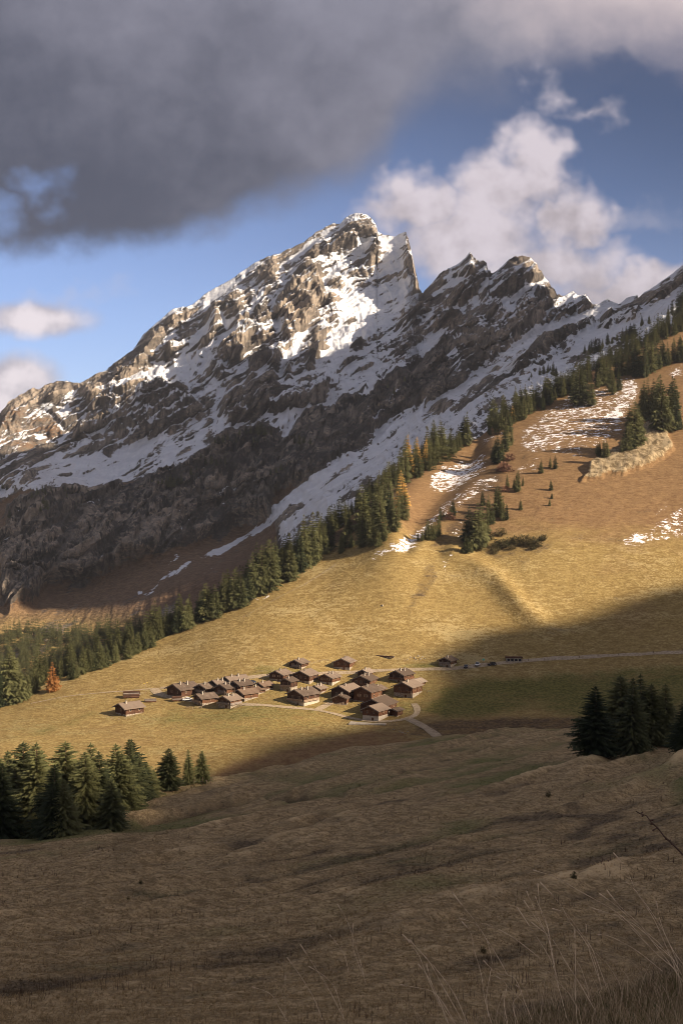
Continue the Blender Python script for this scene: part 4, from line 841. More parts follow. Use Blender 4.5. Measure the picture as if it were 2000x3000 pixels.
grow(fF, [(978, 180, 65), (1072, 110, 25), (1045, 160, 95), (1150, 160, 10), (1140, 130, 20), (1180, 280, 120), (1215, 190, 82, 'l', 'pale apricot larch among spruces above the snowy brown slope'), (1260, 180, 50), (1290, 190, 20), (1310, 140, 0), (1170, 400, 170), (1200, 370, 210), (1130, 480, 340), (1100, 500, 290), (1085, 490, 330), (1070, 470, 380), (1150, 420, 210)],
     'spruce in the file between the two snow-speckled slopes', 'file of spruces between the speckled slopes')
grow(fF, [(1410, 570, 470), (1475, 530, 450), (1510, 540, 440), (1470, 800, 745), (1480, 690, 610), (1485, 750, 705), (1265, 830, 750), (1245, 700, 548), (1220, 680, 600), (1170, 670, 570), (1280, 660, 590)],
     'small spruce scattered on the open brown slope', 'scattered small spruces')
grow(fF, [(960, 1110, 770), (985, 1080, 770), (930, 1090, 830), (905, 1060, 800), (1045, 930, 720), (1060, 930, 780), (1000, 800, 690), (1095, 830, 660), (1110, 880, 650), (1140, 905, 740), (1165, 900, 780), (1030, 1000, 870), (880, 1135, 1000), (915, 1130, 1045), (850, 1130, 1070), (1120, 800, 680)],
     'spruce in the dark clump at the foot of the speckled slope', 'clump at the foot of the speckled slope')
grow(fF, [(610, 1040, 890), (640, 1040, 900), (660, 1020, 910), (570, 1050, 960), (595, 1035, 930), (690, 1010, 860), (700, 900, 800), (720, 880, 830), (790, 870, 750), (770, 880, 790), (540, 1045, 980)],
     'low spruce in the small thicket on the snowy gully', 'thicket on the snowy gully')
grow(fE, [(30, 1080, 880), (80, 1100, 870), (130, 1120, 860), (60, 1150, 1000), (150, 1140, 900), (280, 1100, 930), (310, 1050, 790), (340, 1060, 780), (350, 1020, 830), (410, 980, 760), (430, 960, 740), (490, 960, 770), (520, 950, 760), (470, 980, 800), (590, 1010, 650), (610, 1060, 690), (640, 950, 680), (690, 850, 640), (725, 1060, 800), (700, 1030, 840), (785, 900, 720), (830, 880, 590), (860, 870, 600), (800, 870, 620), (910, 930, 650), (930, 960, 700), (980, 920, 700), (960, 800, 540), (990, 790, 530), (1060, 780, 520)],
     'spruce along the upper edge of the snow-speckled slope', 'spruces along the speckled slope top')
grow(fE, [(1130, 800, 460), (1160, 790, 480), (1210, 790, 450), (1230, 800, 560), (1270, 760, 430), (1300, 740, 440), (1330, 730, 460), (1380, 700, 430), (1400, 690, 480), (1440, 690, 470), (1480, 650, 430), (1540, 660, 400), (1560, 640, 410), (1250, 720, 420), (1110, 760, 480), (1350, 720, 560)],
     'spruce in the compact wood near the top of the hillside', 'compact wood on the hilltop')
grow(fE, [(1200, 1180, 820), (1250, 1190, 800), (1230, 1190, 880), (1290, 1190, 800), (1340, 1250, 790), (1320, 1200, 830), (1380, 1290, 760), (1400, 1260, 850), (1450, 1280, 780), (1470, 1250, 800), (1500, 1290, 870), (1540, 1280, 1100), (1430, 1300, 900), (1085, 1430, 1040), (1120, 1440, 1010), (1150, 1420, 1050), (1185, 1410, 1130), (1060, 1470, 1200), (1010, 1480, 1350), (800, 1530, 1380), (835, 1540, 1350), (865, 1530, 1370), (780, 1500, 1400), (1100, 1460, 1250)],
     'tall spruce in the clump above the pale rock scar', 'clump above the rock scar')
# dark spruces on ridges and ledges of the mountain
def grow_far(fn, lst, label, group):
    for i_, (x, yb, yt) in enumerate(sorted(lst)):
        (px, pb), (_, pt) = fn((x, yb), (x, yt))
        p = hit(px, pb, 'M')
        if p is None: continue
        k = p.y
        q = P3(px, pb, k); q.z -= 0.6; q.y -= 4
        h = (pb-pt)/FPX*k+0.6
        place_tree('spruce_tree', q, h, MI[rs.randint(5)], T_MI, ordn(i_)+' '+label.replace('spruce', 'spruce from the left', 1), group, wide=rs.uniform(1.0, 1.35))
grow_far(fE, [(660, 580, 495), (700, 560, 480), (725, 580, 450), (760, 580, 430), (790, 570, 440), (820, 540, 440), (870, 500, 390), (910, 490, 425), (955, 470, 390), (1000, 480, 340), (1040, 470, 330), (1080, 450, 300), (1110, 440, 300), (1185, 330, 230), (1250, 310, 230), (1420, 270, 140), (1460, 230, 90), (1510, 260, 10), (1530, 280, 0), (1560, 250, -20), (1480, 290, 190), (1430, 330, 280), (250, 780, 690), (285, 770, 680), (320, 760, 670), (370, 780, 650), (170, 800, 755), (150, 830, 790), (600, 640, 590), (1120, 480, 400), (970, 500, 460), (340, 740, 690), (395, 790, 700)],
     'small dark spruce at the upper snow line under the ridge', 'spruces at the upper snow line')
grow_far(fB, [(270, 1500, 1450), (300, 1500, 1445), (330, 1500, 1430), (350, 1510, 1425), (375, 1510, 1420), (395, 1510, 1450), (435, 1510, 1470), (120, 1560, 1490), (90, 1570, 1510), (70, 1560, 1520), (150, 1540, 1490), (320, 1560, 1510), (345, 1560, 1500), (210, 1560, 1520), (230, 1510, 1460), (590, 1560, 1500), (620, 1570, 1500), (650, 1560, 1510), (690, 1570, 1520), (790, 1190, 1155), (880, 1170, 1140), (1200, 1200, 1155), (1240, 1240, 1190), (1310, 1160, 1120), (430, 1770, 1730), (470, 1760, 1710), (500, 1740, 1690)],
     'tiny black spruce on a ledge of the central cliff', 'spruces on the central cliff ledges')
grow_far(fA, [(1040, 1830, 1795), (1065, 1830, 1790), (1095, 1840, 1775), (1120, 1850, 1765), (1145, 1850, 1775), (1165, 1840, 1770), (1190, 1830, 1755), (1000, 1815, 1790), (1350, 1700, 1640), (1390, 1700, 1640), (1420, 1710, 1655), (1450, 1700, 1650), (1480, 1700, 1650), (1255, 1770, 1720), (1290, 1740, 1700), (1320, 1660, 1620), (250, 1900, 1845), (285, 1880, 1835), (340, 1880, 1840), (370, 1880, 1850), (430, 1880, 1840), (480, 1860, 1830), (300, 1900, 1860), (210, 1920, 1880), (580, 1880, 1860), (290, 1960, 1900), (350, 1940, 1915), (440, 1920, 1880), (310, 2000, 1920), (270, 2010, 1960), (70, 2050, 1990), (20, 1860, 1820), (50, 1870, 1830), (90, 1860, 1830), (15, 1670, 1640), (30, 1660, 1630), (310, 1660, 1630)],
     'tiny black spruce on the lower cliff rim', 'spruces on the lower cliff rim')
# the wood behind the meadow crest: one mass of trees nobody could count
def forest(name, spots, label):
    V, F = [], []
    base = []
    for me in LO+[MI[1], MI[3]]:
        vs = np.empty(len(me.vertices)*3, np.float32); me.vertices.foreach_get('co', vs)
        base.append((vs.reshape(-1, 3), [tuple(p.vertices) for p in me.polygons]))
    n = 0
    for (x, y, z, h, k) in spots:
        vs, fs = base[k]; a = rs.rand()*6.28; w = h*rs.uniform(0.95, 1.3)
        c_, s_ = math.cos(a), math.sin(a)
        V.append(np.stack([(vs[:, 0]*c_-vs[:, 1]*s_)*w+x, (vs[:, 0]*s_+vs[:, 1]*c_)*w+y, vs[:, 2]*h+z], 1))
        F.extend([tuple(i+n for i in f) for f in fs]); n += len(vs)
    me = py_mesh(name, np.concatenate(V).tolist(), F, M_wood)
    o = bpy.data.objects.new(name, me); COL.objects.link(o); o['kind'] = 'stuff'; o['label'] = label; o['category'] = 'forest'
    return o
spots = []
while len(spots) < 900:
    px = rs.uniform(-60, 1240); c0 = float(crestB(px))
    p = hit(px, c0+4, 'B')
    if p is None: continue
    d = abs(rs.normal())*26+3
    if px < 420: d = rs.uniform(3, 190)
    y = p.y+d; x = (px-CX)/FPX*y
    z = zat(x, y, 'B')
    if z is None: continue
    h = rs.uniform(12, 24)*(0.85 if px > 1000 else 1.0)
    spots.append((x, y, z-0.3, h, rs.randint(3, 5) if d < 40 else rs.randint(0, 5)))
while len(spots) < 1480:       # lower trees on the valley side, far left
    px = rs.uniform(-40, 430); py = rs.uniform(1850, 2060-0.30*px)
    p = hit(px, py, 'M')
    if p is None: continue
    spots.append((p.x, p.y-3, p.z-0.8, rs.uniform(11, 23), rs.randint(0, 3)))
while len(spots) < 1840:      # upper belt behind the named rows
    px = rs.uniform(1240, 2040); p = hit(px, float(crestB(px))+6, 'B')
    if p is None: continue
    y = p.y+rs.uniform(-26, 24); x = (px-CX)/FPX*y; z = zat(x, y, 'B')
    if z is None: continue
    spots.append((x, y, z-0.3, rs.uniform(9, 21), rs.randint(0, 5)))
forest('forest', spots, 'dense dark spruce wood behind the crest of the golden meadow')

# shrubs and bushes
def bush_mesh(name, mat, n, seed, spiky=False):
    r = np.random.RandomState(seed); V, F = [], []
    for i in range(n):
        d = r.normal(size=3); d[2] = abs(d[2])*0.8+0.05; d /= np.linalg.norm(d); rad = r.uniform(0.35, 1.0)
        c_ = d*rad*np.array([0.55, 0.55, 0.9]); sz = r.uniform(0.07, 0.15)
        a, b_ = r.normal(size=3), r.normal(size=3); a /= np.linalg.norm(a); b_ /= np.linalg.norm(b_)
        k = len(V); V += [tuple(c_-a*sz), tuple(c_+b_*sz*0.8), tuple(c_+a*sz+d*sz*(1.5 if spiky else 0.3))]; F.append((k, k+1, k+2))
    return py_mesh(name, V, F, mat)
BU = [bush_mesh('leaves_a', M_shrub, 240, 1), bush_mesh('leaves_b', M_shrub, 240, 2), bush_mesh('leaves_c', M_bare, 200, 3, True)]
def stem_mesh():
    V, F = [], []
    for i in range(7):
        a = i*0.9; tp = (0.35*math.cos(a), 0.35*math.sin(a), 0.7); k = len(V)
        V += [(0.03, 0, -0.1), (-0.02, 0.03, -0.1), (-0.02, -0.03, -0.1), tp]; F += [(k, k+1, k+3), (k+1, k+2, k+3), (k+2, k, k+3)]
    return py_mesh('stems', V, F, M_bark)
STEM = stem_mesh()
def place_bush(p, h, me, label, group=None, w=1.0, name='shrub', cat='shrub'):
    e = bpy.data.objects.new(name, None); COL.objects.link(e); e.location = p; e.scale = (h*w, h*w, h); e.rotation_euler.z = rs.rand()*6.28
    tag(e, label, cat, group)
    for nm, m_ in (('leaves', me), ('stems', STEM)):
        c_ = bpy.data.objects.new(nm, m_); COL.objects.link(c_); c_.parent = e
n_b = 0
for x, y, hp_, k in sorted([(1090, 1120, 60, 0), (1110, 1090, 70, 1), (1140, 1100, 60, 0), (1160, 1085, 55, 1), (1130, 1010, 70, 0), (1190, 1070, 60, 1), (1220, 1060, 55, 0), (1250, 1080, 60, 1), (1275, 1070, 70, 0), (1300, 1080, 60, 0), (1330, 1085, 55, 1), (1360, 1070, 55, 0), (1390, 1090, 50, 1), (1410, 1050, 45, 0), (1080, 1140, 40, 1), (1200, 1110, 45, 0), (1040, 1040, 60, 1), (1350, 1110, 40, 1), (1320, 1050, 50, 0), (1430, 1035, 40, 1)]):
    (px, py), = fF((x, y)); p = hit(px, py, 'B')
    n_b += 1
    if p: place_bush(p, hp_/2.412*p.y/FPX, BU[k], ordn(n_b-1)+' dark shrub from the left in the thicket below the spruce clump', 'dark shrub thicket', 1.3)
n_b = 0
for x, y, hp_, k in sorted([(1140, 540, 60, 2), (1165, 560, 70, 2), (1120, 560, 50, 2), (1190, 480, 60, 2), (640, 500, 40, 2), (660, 470, 40, 2), (770, 900, 60, 2), (1160, 700, 50, 2)]):
    (px, py), = fF((x, y)); p = hit(px, py, 'B')
    n_b += 1
    if p: place_bush(p, hp_/2.412*p.y/FPX, BU[k], ordn(n_b-1)+' leafless reddish bush from the left on the brown slope', 'leafless reddish bushes', 1.2)
# ------------------------------------------------------------------ building materials
def wood(name, c0, c1, sc=1.0):
    m, nt, b = new_mat(name, 0.85, 0.15); oc = objco(nt)
    n1 = noise(nt, oc, 1.1*sc, 3, 0.7, stretch=(0.5, 0.5, 4.5)); n2 = noise(nt, oc, 0.5, 2, 0.6)
    nt.links.new(mixc(nt, (n1*0.7+n2*0.5-0.1).smooth(0.3, 0.75), c0, c1).s, b.inputs['Base Color'])
    bump(nt, b, n1, 0.5, 0.08); return m
W_DARK = wood('weathered_dark_timber', (0.043, 0.022, 0.015), (0.128, 0.064, 0.038))
W_RED = wood('reddish_timber', (0.072, 0.031, 0.017), (0.230, 0.098, 0.047))
W_PALE = wood('pale_timber', (0.187, 0.128, 0.085), (0.391, 0.289, 0.204))
W_GREY = wood('silver_timber', (0.136, 0.111, 0.098), (0.289, 0.242, 0.204))
def shingles(name, c0, c1):
    m, nt, b = new_mat(name, 0.9, 0.15); oc = objco(nt)
    n1 = noise(nt, oc, 1.6, 3, 0.7, stretch=(3.0, 0.7, 1)); n2 = noise(nt, oc, 0.35, 3, 0.6)
    oi = nt.nodes.new('ShaderNodeObjectInfo'); rr_ = E(nt, oi.outputs['Random'])
    nt.links.new(mixc(nt, (n1*0.65+n2*0.6-0.37+rr_*0.5).smooth(0.3, 0.75), c0, c1).s, b.inputs['Base Color'])
    bump(nt, b, n1, 0.6, 0.1); return m
ROOFS = [shingles('grey_brown_shingles', (0.092, 0.066, 0.050), (0.204, 0.154, 0.119)), shingles('pale_shingles', (0.150, 0.113, 0.090), (0.286, 0.226, 0.178)), shingles('warm_brown_shingles', (0.089, 0.056, 0.038), (0.184, 0.126, 0.090))]
STONE, nt, b = new_mat('rubble_stone', 0.95, 0.1); oc = objco(nt); n1 = noise(nt, oc, 1.6, 3, 0.7)
nt.links.new(mixc(nt, n1.smooth(0.35, 0.65), (0.170, 0.140, 0.111), (0.425, 0.365, 0.289)).s, b.inputs['Base Color']); bump(nt, b, n1, 0.7, 0.2)
PLASTER, nt, b = new_mat('lime_plaster', 0.95, 0.1); oc = objco(nt); nt.links.new(mixc(nt, noise(nt, oc, 0.8, 3, 0.6).smooth(0.3, 0.7), (0.340, 0.289, 0.230), (0.493, 0.433, 0.357)).s, b.inputs['Base Color'])
GLASS, nt, b = new_mat('window_glass', 0.12, 0.5); oc = objco(nt); nt.links.new(mixc(nt, noise(nt, oc, 2, 1, 0.5).smooth(0.3, 0.7), (0.017, 0.019, 0.024), (0.043, 0.043, 0.051)).s, b.inputs['Base Color'])
FRAME = wood('window_frame_timber', (0.340, 0.221, 0.136), (0.527, 0.374, 0.246))
GRAVEL, nt, b = new_mat('pale_gravel', 0.95, 0.1); oc = objco(nt); n1 = noise(nt, oc, 0.9, 3, 0.65)
nt.links.new(mixc(nt, n1.smooth(0.3, 0.7), (0.25, 0.19, 0.125), (0.42, 0.335, 0.235)).s, b.inputs['Base Color']); bump(nt, b, n1, 0.4, 0.1)
def paint(name, col, rough=0.3, spec=0.5, metal=0.0):
    m, nt, b = new_mat(name, rough, spec); oc = objco(nt)
    d = tuple(v*0.8 for v in col); nt.links.new(mixc(nt, noise(nt, oc, 1.5, 2, 0.6).smooth(0.3, 0.8), col, d).s, b.inputs['Base Color']); b.inputs['Metallic'].default_value = metal
    return m
RUBBER = paint('rubber', (0.02, 0.02, 0.022), 0.8, 0.2); STEEL = paint('wheel_metal', (0.5, 0.5, 0.52), 0.4, 0.5, 0.6)

# ------------------------------------------------------------------ mesh collector
class MB:
    def __init__(s): s.V, s.F = [], []
    def box(s, x0, x1, y0, y1, z0, z1):
        i = len(s.V); s.V += [(x0, y0, z0), (x1, y0, z0), (x1, y1, z0), (x0, y1, z0), (x0, y0, z1), (x1, y0, z1), (x1, y1, z1), (x0, y1, z1)]
        s.F += [tuple(i+k for k in f) for f in ((0, 3, 2, 1), (4, 5, 6, 7), (0, 1, 5, 4), (1, 2, 6, 5), (2, 3, 7, 6), (3, 0, 4, 7))]; return s
    def prism(s, poly, y0, y1):        # polygon in x-z, extruded along y
        i = len(s.V); n = len(poly)
        s.V += [(x, y0, z) for x, z in poly]+[(x, y1, z) for x, z in poly]
        s.F += [tuple(i+k for k in range(n)), tuple(i+n+k for k in reversed(range(n)))]
        s.F += [(i+k, i+n+k, i+n+(k+1) % n, i+(k+1) % n) for k in range(n)]; return s
    def bar(s, a, b_, r, n=4):
        a, b_ = Vector(a), Vector(b_); d = (b_-a).normalized(); u_ = d.orthogonal().normalized(); v_ = d.cross(u_); i = len(s.V)
        for p in (a, b_):
            for k in range(n): s.V.append(tuple(p+(u_*math.cos(6.283*(k+.5)/n)+v_*math.sin(6.283*(k+.5)/n))*r))
        s.F += [(i+k, i+(k+1) % n, i+n+(k+1) % n, i+n+k) for k in range(n)]+[tuple(i+k for k in reversed(range(n))), tuple(i+n+k for k in range(n))]; return s
    def build(s, name, mat, parent=None, smooth=False):
        me = py_mesh(name, s.V, s.F, mat, smooth); bm = bmesh.new(); bm.from_mesh(me); bmesh.ops.recalc_face_normals(bm, faces=bm.faces); bm.to_mesh(me); bm.free()
        o = bpy.data.objects.new(name, me); COL.objects.link(o)
        if parent: o.parent = parent
        return o
def empty(name, loc, rz=0.0):
    e = bpy.data.objects.new(name, None); COL.objects.link(e); e.location = loc; e.rotation_euler.z = rz; e.empty_display_size = 0.5; return e

def window(par, x, z, w=0.9, h=1.0, y=0.0, side=False, W=0, lit=False):
    f = MB(); p = MB(); t = 0.09
    if not side:
        f.box(x-w/2-t, x+w/2+t, y-0.07, y+0.03, z-t, z).box(x-w/2-t, x+w/2+t, y-0.07, y+0.03, z+h, z+h+t).box(x-w/2-t, x-w/2, y-0.07, y+0.03, z, z+h).box(x+w/2, x+w/2+t, y-0.07, y+0.03, z, z+h).box(x-0.04, x+0.04, y-0.06, y+0.02, z, z+h)
        p.box(x-w/2, x+w/2, y-0.03, y+0.015, z, z+h)
        sh = MB().box(x-w/2-t-w*0.5, x-w/2-t-0.02, y-0.06, y+0.01, z-0.03, z+h+0.03).box(x+w/2+t+0.02, x+w/2+t+w*0.5, y-0.06, y+0.01, z-0.03, z+h+0.03)
    else:        # x is the position along the right-hand wall
        X0 = W/2
        f.box(X0-0.03, X0+0.07, x-w/2-t, x+w/2+t, z-t, z).box(X0-0.03, X0+0.07, x-w/2-t, x+w/2+t, z+h, z+h+t).box(X0-0.03, X0+0.07, x-w/2-t, x-w/2, z, z+h).box(X0-0.03, X0+0.07, x+w/2, x+w/2+t, z, z+h)
        p.box(X0-0.015, X0+0.03, x-w/2, x+w/2, z, z+h); sh = None
    o = f.build('window', FRAME, par); p.build('pane', GLASS, o)
    if lit and sh: sh.build('shutter', FRAME, o)
    return o

W_RED = wood('reddish_timber', (0.062, 0.032, 0.020), (0.20, 0.098, 0.054))
def chalet(fn, cx_, cy_, g, r, label, hw=None, hb=1.0, base=STONE, wall=W_DARK, roof=0, chim=1, balcony=None, a=None, win=2, name='chalet', pitch=23, side_posts=True, wood_side=True, door=True, shut=False, over=1.0, cat='chalet', Lmax=17):
    (px, py), = fn((cx_, cy_)); P = hit(px, py, 'B'); mpp = P.y/FPX
    a = math.atan(0.9*r/g) if a is None else math.radians(a)
    W = 0.94*g*mpp/math.cos(a); L = 0.94*min(Lmax, max(W*0.75, r*mpp/math.sin(a)))
    ex, ey = Vector((math.cos(a), -math.sin(a), 0)), Vector((math.sin(a), math.cos(a), 0))
    hw = hw or W*0.33
    o = P-ex*(W/2); e = empty(name, o, -a); tag(e, label, cat, 'chalets of the hamlet')
    tp = math.tan(math.radians(pitch)); zr = hb+hw+W/2*tp; ze = hb+hw
    MB().box(-W/2-0.06, W/2+0.06, -0.06, L+0.06, -3.0, hb).build('stone_base', base, e)
    wl = MB().prism([(-W/2, hb), (W/2, hb), (W/2, ze), (0, zr), (-W/2, ze)], 0, L)
    wo_ = wl.build('wall', wall, e)
    lg = MB()           # log ends and corner posts stand proud of the wall
    for x in (-W/2, -W/6, W/6, W/2): lg.box(x-0.13, x+0.13, -0.16, -0.02, hb+0.02, min(ze, ze+(W/2-abs(x))*tp)-0.1)
    for y in (L*0.5, L): lg.box(W/2+0.01, W/2+0.14, y-0.26, y, hb+0.02, ze-0.1)
    lg.build('log_ends', wall, wo_)['kind'] = 'stuff'
    # purlin ends under the overhang
    pu = MB()
    for k in (-0.92, -0.46, 0, 0.46, 0.92):
        x = k*W/2; pu.box(x-0.12, x+0.12, -1.1, 0.0, ze+(W/2-abs(x))*tp-0.42, ze+(W/2-abs(x))*tp-0.14)
    pu.build('purlins', W_RED, e)['kind'] = 'stuff'
    t = 0.22; os_, of = over, 1.35*over; rb = MB()
    for sg in (-1, 1):
        xe = sg*(W/2+os_); zl = ze-os_*tp
        rb.prism([(0, zr), (0, zr+t), (xe, zl+t), (xe, zl)], -of, L+0.7)
    ro = rb.build('roof', ROOFS[roof], e)
    MB().box(-0.22, 0.22, -of-0.03, L+0.73, zr+t-0.03, zr+t+0.1).build('ridge_cap', ROOFS[roof], ro)
    for sg in (-1, 1): MB().prism([(0, zr-0.06), (0, zr-0.006), (sg*(W/2+os_+0.02), ze-os_*tp-0.01), (sg*(W/2+os_+0.02), ze-os_*tp-0.24), (0, zr-0.28)], -of-0.07, -of-0.005).build('barge_board', W_GREY, ro)
    for k in range(chim):
        x = W*(0.12 if k == 0 else 0.2); y = L*(0.22 if k == 0 else 0.55); zb = zr-abs(x)*tp
        c_ = MB().box(x-0.27, x+0.27, y-0.27, y+0.27, zb-0.4, zr+0.95).build('chimney', PLASTER, ro)
        MB().box(x-0.36, x+0.36, y-0.36, y+0.36, zr+0.95, zr+1.07).box(x-0.16, x+0.16, y-0.16, y+0.16, zr+1.07, zr+1.25).build('chimney_cap', STONE, c_)
    zw = hb+hw*0.42
    if win:
        for k in range(win): window(e, (-0.5+(k+0.5)/win)*W*0.8, zw, y=0.0, w=min(1.0, W*0.10), h=min(1.1, hw*0.4), lit=shut)
    nS = max(1, int(L/4.5))
    for k in range(nS): window(e, L*(k+0.5)/nS, zw, y=0, side=True, W=W, w=0.8, h=min(1.0, hw*0.4))
    if door:
        d = MB().box(W*0.08, W*0.08+1.0, -0.12, 0.0, -0.6, min(1.5, hb+0.9)).build('door', W_RED, e); MB().box(W*0.08+0.8, W*0.08+0.87, -0.17, -0.12, 0.25, 0.4).build('handle', STEEL, d)
    if balcony:
        mat, frac, wrap = balcony; zb = hb+0.15; x0, x1 = -W/2*frac, W/2
        bl = MB().box(x0, x1, -1.15, -0.17, zb, zb+0.12).build('balcony', W_GREY, e)
        MB().box(x0, x1, -1.2, -1.12, zb+0.12, zb+1.05).build('railing', mat, bl)
        ps = MB(); n = max(3, int((x1-x0)/2.2))
        for k in range(n+1):
            x = x0+0.06+(x1-x0-0.12)*k/n; ps.box(x-0.07, x+0.07, -1.26, -1.2, zb-0.9, zb+1.2)
        ps.build('railing_posts', W_PALE, bl)['kind'] = 'stuff'
        if wrap: MB().box(W/2+0.02, W/2+1.0, -1.15, L*0.9, zb, zb+0.12).box(W/2+0.95, W/2+1.03, -1.15, L*0.9, zb+0.12, zb+1.0).build('side_gallery', mat, e)
    return e, W, L, hw, hb

V1, V2 = fV1, fV2
C = chalet
C(V1, 180, 576, 40, 48, 'lone small chalet standing apart on the meadow, away from the hamlet', hb=0.9, chim=1, win=1)
C(V1, 605, 438, 50, 50, 'largest dark barn at the hamlet edge with the gravel forecourt beside it', hw=3.4, hb=0.8, wall=W_DARK, roof=0, chim=2, win=2)
C(V1, 795, 405, 36, 30, 'dark chalet squeezed between the large barn and its neighbours', hb=0.8, balcony=(W_GREY, 0.8, False))
C(V1, 766, 496, 31, 42, 'front chalet with a white railed balcony and dark gable near the white car', hb=1.3, balcony=(W_PALE, 1.0, False), wall=W_RED, win=1)
C(V1, 980, 514, 41, 30, 'front chalet with wide timber deck and grey railing beside a flagpole', hb=1.5, balcony=(W_GREY, 1.0, True), wall=W_RED, chim=2)
C(V1, 887, 372, 29, 34, 'chalet with only its roof and chimneys showing behind the dense row', hb=0.8, chim=2)
C(V1, 952, 412, 38, 32, 'chalet with small balcony under the gable in the tight cluster', hb=1.0, chim=2, balcony=(W_GREY, 0.3, False), wall=W_RED)
C(V1, 978, 332, 23, 52, 'long roofed chalet at the back of the tight cluster below the road', hb=0.8, chim=2, a=48)
C(V1, 1056, 386, 35, 36, 'chalet with two chimneys behind the red-walled barns', hb=0.8, chim=2)
C(V1, 1086, 460, 31, 40, 'red-walled barn with stone footing above the sunken lane', hb=1.4, wall=W_RED, roof=2)
C(V1, 1181, 412, 26, 24, 'small brown-roofed barn joined to the red-walled barn', hb=0.9, roof=2)
C(V1, 1236, 386, 28, 26, 'brown-roofed chalet at the end of the row with a chimney at its gable', hb=1.2, roof=2)
C(V2, 345, 216, 36, 21, 'small chalet above the road with a fenced plot and grey balcony', hb=1.2, balcony=(W_GREY, 0.5, False), shut=True)
C(V2, 715, 222, 48, 17, 'broad-gabled pale-roofed chalet above the road on a stone wall', hb=1.5, roof=1, a=19, wall=W_RED)
C(V2, 206, 316, 42, 24, 'chalet with two bright shuttered windows on a tall stone base', hb=1.6, shut=True)
C(V2, 405, 330, 52, 27, 'wide dark chalet on a stone base between the shuttered chalets', hb=1.6, win=3)
C(V2, 581, 339, 40, 25, 'chalet with three lit window openings on a plastered base', hb=1.6, base=PLASTER, shut=True, win=3, wall=W_RED, chim=2)
C(V2, 266, 392, 32, 18, 'tall narrow chalet with a fringed balcony in the hamlet centre', hb=2.4, balcony=(W_PALE, 1.0, False), hw=3.0)
C(V2, 366, 498, 52, 46, 'large chalet with a long pale balcony beside the lane junction', hb=2.0, base=PLASTER, balcony=(W_PALE, 1.0, True), chim=2)
C(V2, 490, 404, 31, 18, 'small chalet tucked behind the large long-balconied chalet', hb=1.0, chim=2)
C(V2, 710, 462, 54, 40, 'big grey-roofed barn behind the little porch chalet', hw=4.0, hb=1.0)
C(V2, 690, 486, 42, 14, 'little porch chalet with open gable and picket fence', hw=2.6, hb=0.6, a=16, wall=W_RED, win=0, Lmax=5)
C(V2, 880, 472, 53, 36, 'reddish log chalet with bright window frames and visible log courses', wall=W_RED, hb=0.7, hw=4.6, shut=True, roof=0)
C(V2, 870, 362, 55, 24, 'wide low chalet behind the reddish log chalet', wall=W_RED, hb=1.2, chim=2, win=3)
C(V2, 860, 278, 32, 17, 'pale-roofed chalet peeping out behind the wide low chalet', roof=1, hb=0.8)
C(V2, 950, 406, 30, 18, 'dark small-roofed hut with pale chimney beside the rail fence', hb=0.8)
C(V2, 1130, 319, 43, 33, 'two-storey chalet with galleries on two sides near the meadow', hb=1.4, balcony=(W_RED, 1.0, True), chim=2)
C(V2, 1195, 436, 55, 34, 'last chalet of the hamlet on a tall rubble stone base', hb=2.2, balcony=(W_RED, 0.1, False), wall=W_RED)
C(V2, 1246, 348, 28, 22, 'pale-roofed barn directly behind the last chalet', roof=1, hb=0.6, chim=0)
C(V2, 985, 562, 74, 40, 'biggest dark roof in half shade at the low end of the hamlet', hb=1.0, hw=3.2, chim=0)
C(V2, 935, 613, 48, 34, 'plaster-based farmhouse in half shade beside the pale terrace', hb=2.2, base=PLASTER, wall=W_RED, chim=0, hw=2.6)
C(V2, 1080, 576, 22, 18, 'lean-to shed against the biggest dark roof', hb=0.4, hw=2.4, chim=0, win=0, pitch=16)
C(V2, 1490, 204, 34, 21, 'isolated chalet by the road at the shadow edge with pale chimney', hb=1.8, balcony=(W_GREY, 0.9, False))

# ------------------------------------------------------------------ roads and paths draped on the hillside
def road(name, pts, w, label, lift=0.10):
    P = [hit(x, y, 'B') for x, y in pts]; P = [p for p in P if p]
    Q = []
    for p, q_ in zip(P[:-1], P[1:]):
        n = max(2, int((q_-p).length/2.0))
        Q += [p.lerp(q_, k/n) for k in range(n)]
    Q.append(P[-1]); Q = np.array([tuple(v) for v in Q]); 
    for _ in range(6): Q[1:-1] = (Q[:-2]+2*Q[1:-1]+Q[2:])/4
    T = np.gradient(Q[:, :2], axis=0); T /= np.linalg.norm(T, axis=1)[:, None]+1e-9; Nn = np.stack([-T[:, 1], T[:, 0]], 1)
    V, F = [], []; m = 5
    for i in range(len(Q)):
        ww = w*(1+0.12*math.sin(i*0.7)+0.1*math.sin(i*0.23))
        for k in range(m):
            x, y = Q[i, :2]+Nn[i]*ww*(k/(m-1)-0.5); z = zat(x, y, 'B') or Q[i, 2]
            V.append((x, y, z+lift))
    for i in range(len(Q)-1):
        for k in range(m-1): a = i*m+k; F.append((a, a+1, a+m+1, a+m))
    o = MB(); o.V, o.F = V, F
    return structure(o.build(name, GRAVEL, None, True), label, 'road')
road('road', [(2100, 1904), (2000, 1912), (1850, 1919), (1700, 1926), (1600, 1931), (1500, 1939), (1440, 1946), (1330, 1959), (1200, 1963), (1100, 1966), (1000, 1970), (900, 1975), (740, 1985), (620, 2001), (540, 2010), (470, 2016)], 3.6, 'gravel road crossing the meadow above the hamlet')
road('path', [(465, 2017), (400, 2022), (300, 2030), (200, 2040), (90, 2062)], 1.3, 'narrow worn path leading across the meadow from the barn')
road('lane', [(700, 2064), (760, 2066), (820, 2072), (880, 2076), (930, 2080), (975, 2090), (1020, 2103), (1060, 2110)], 2.8, 'pale lane along the front of the hamlet', 0.12)
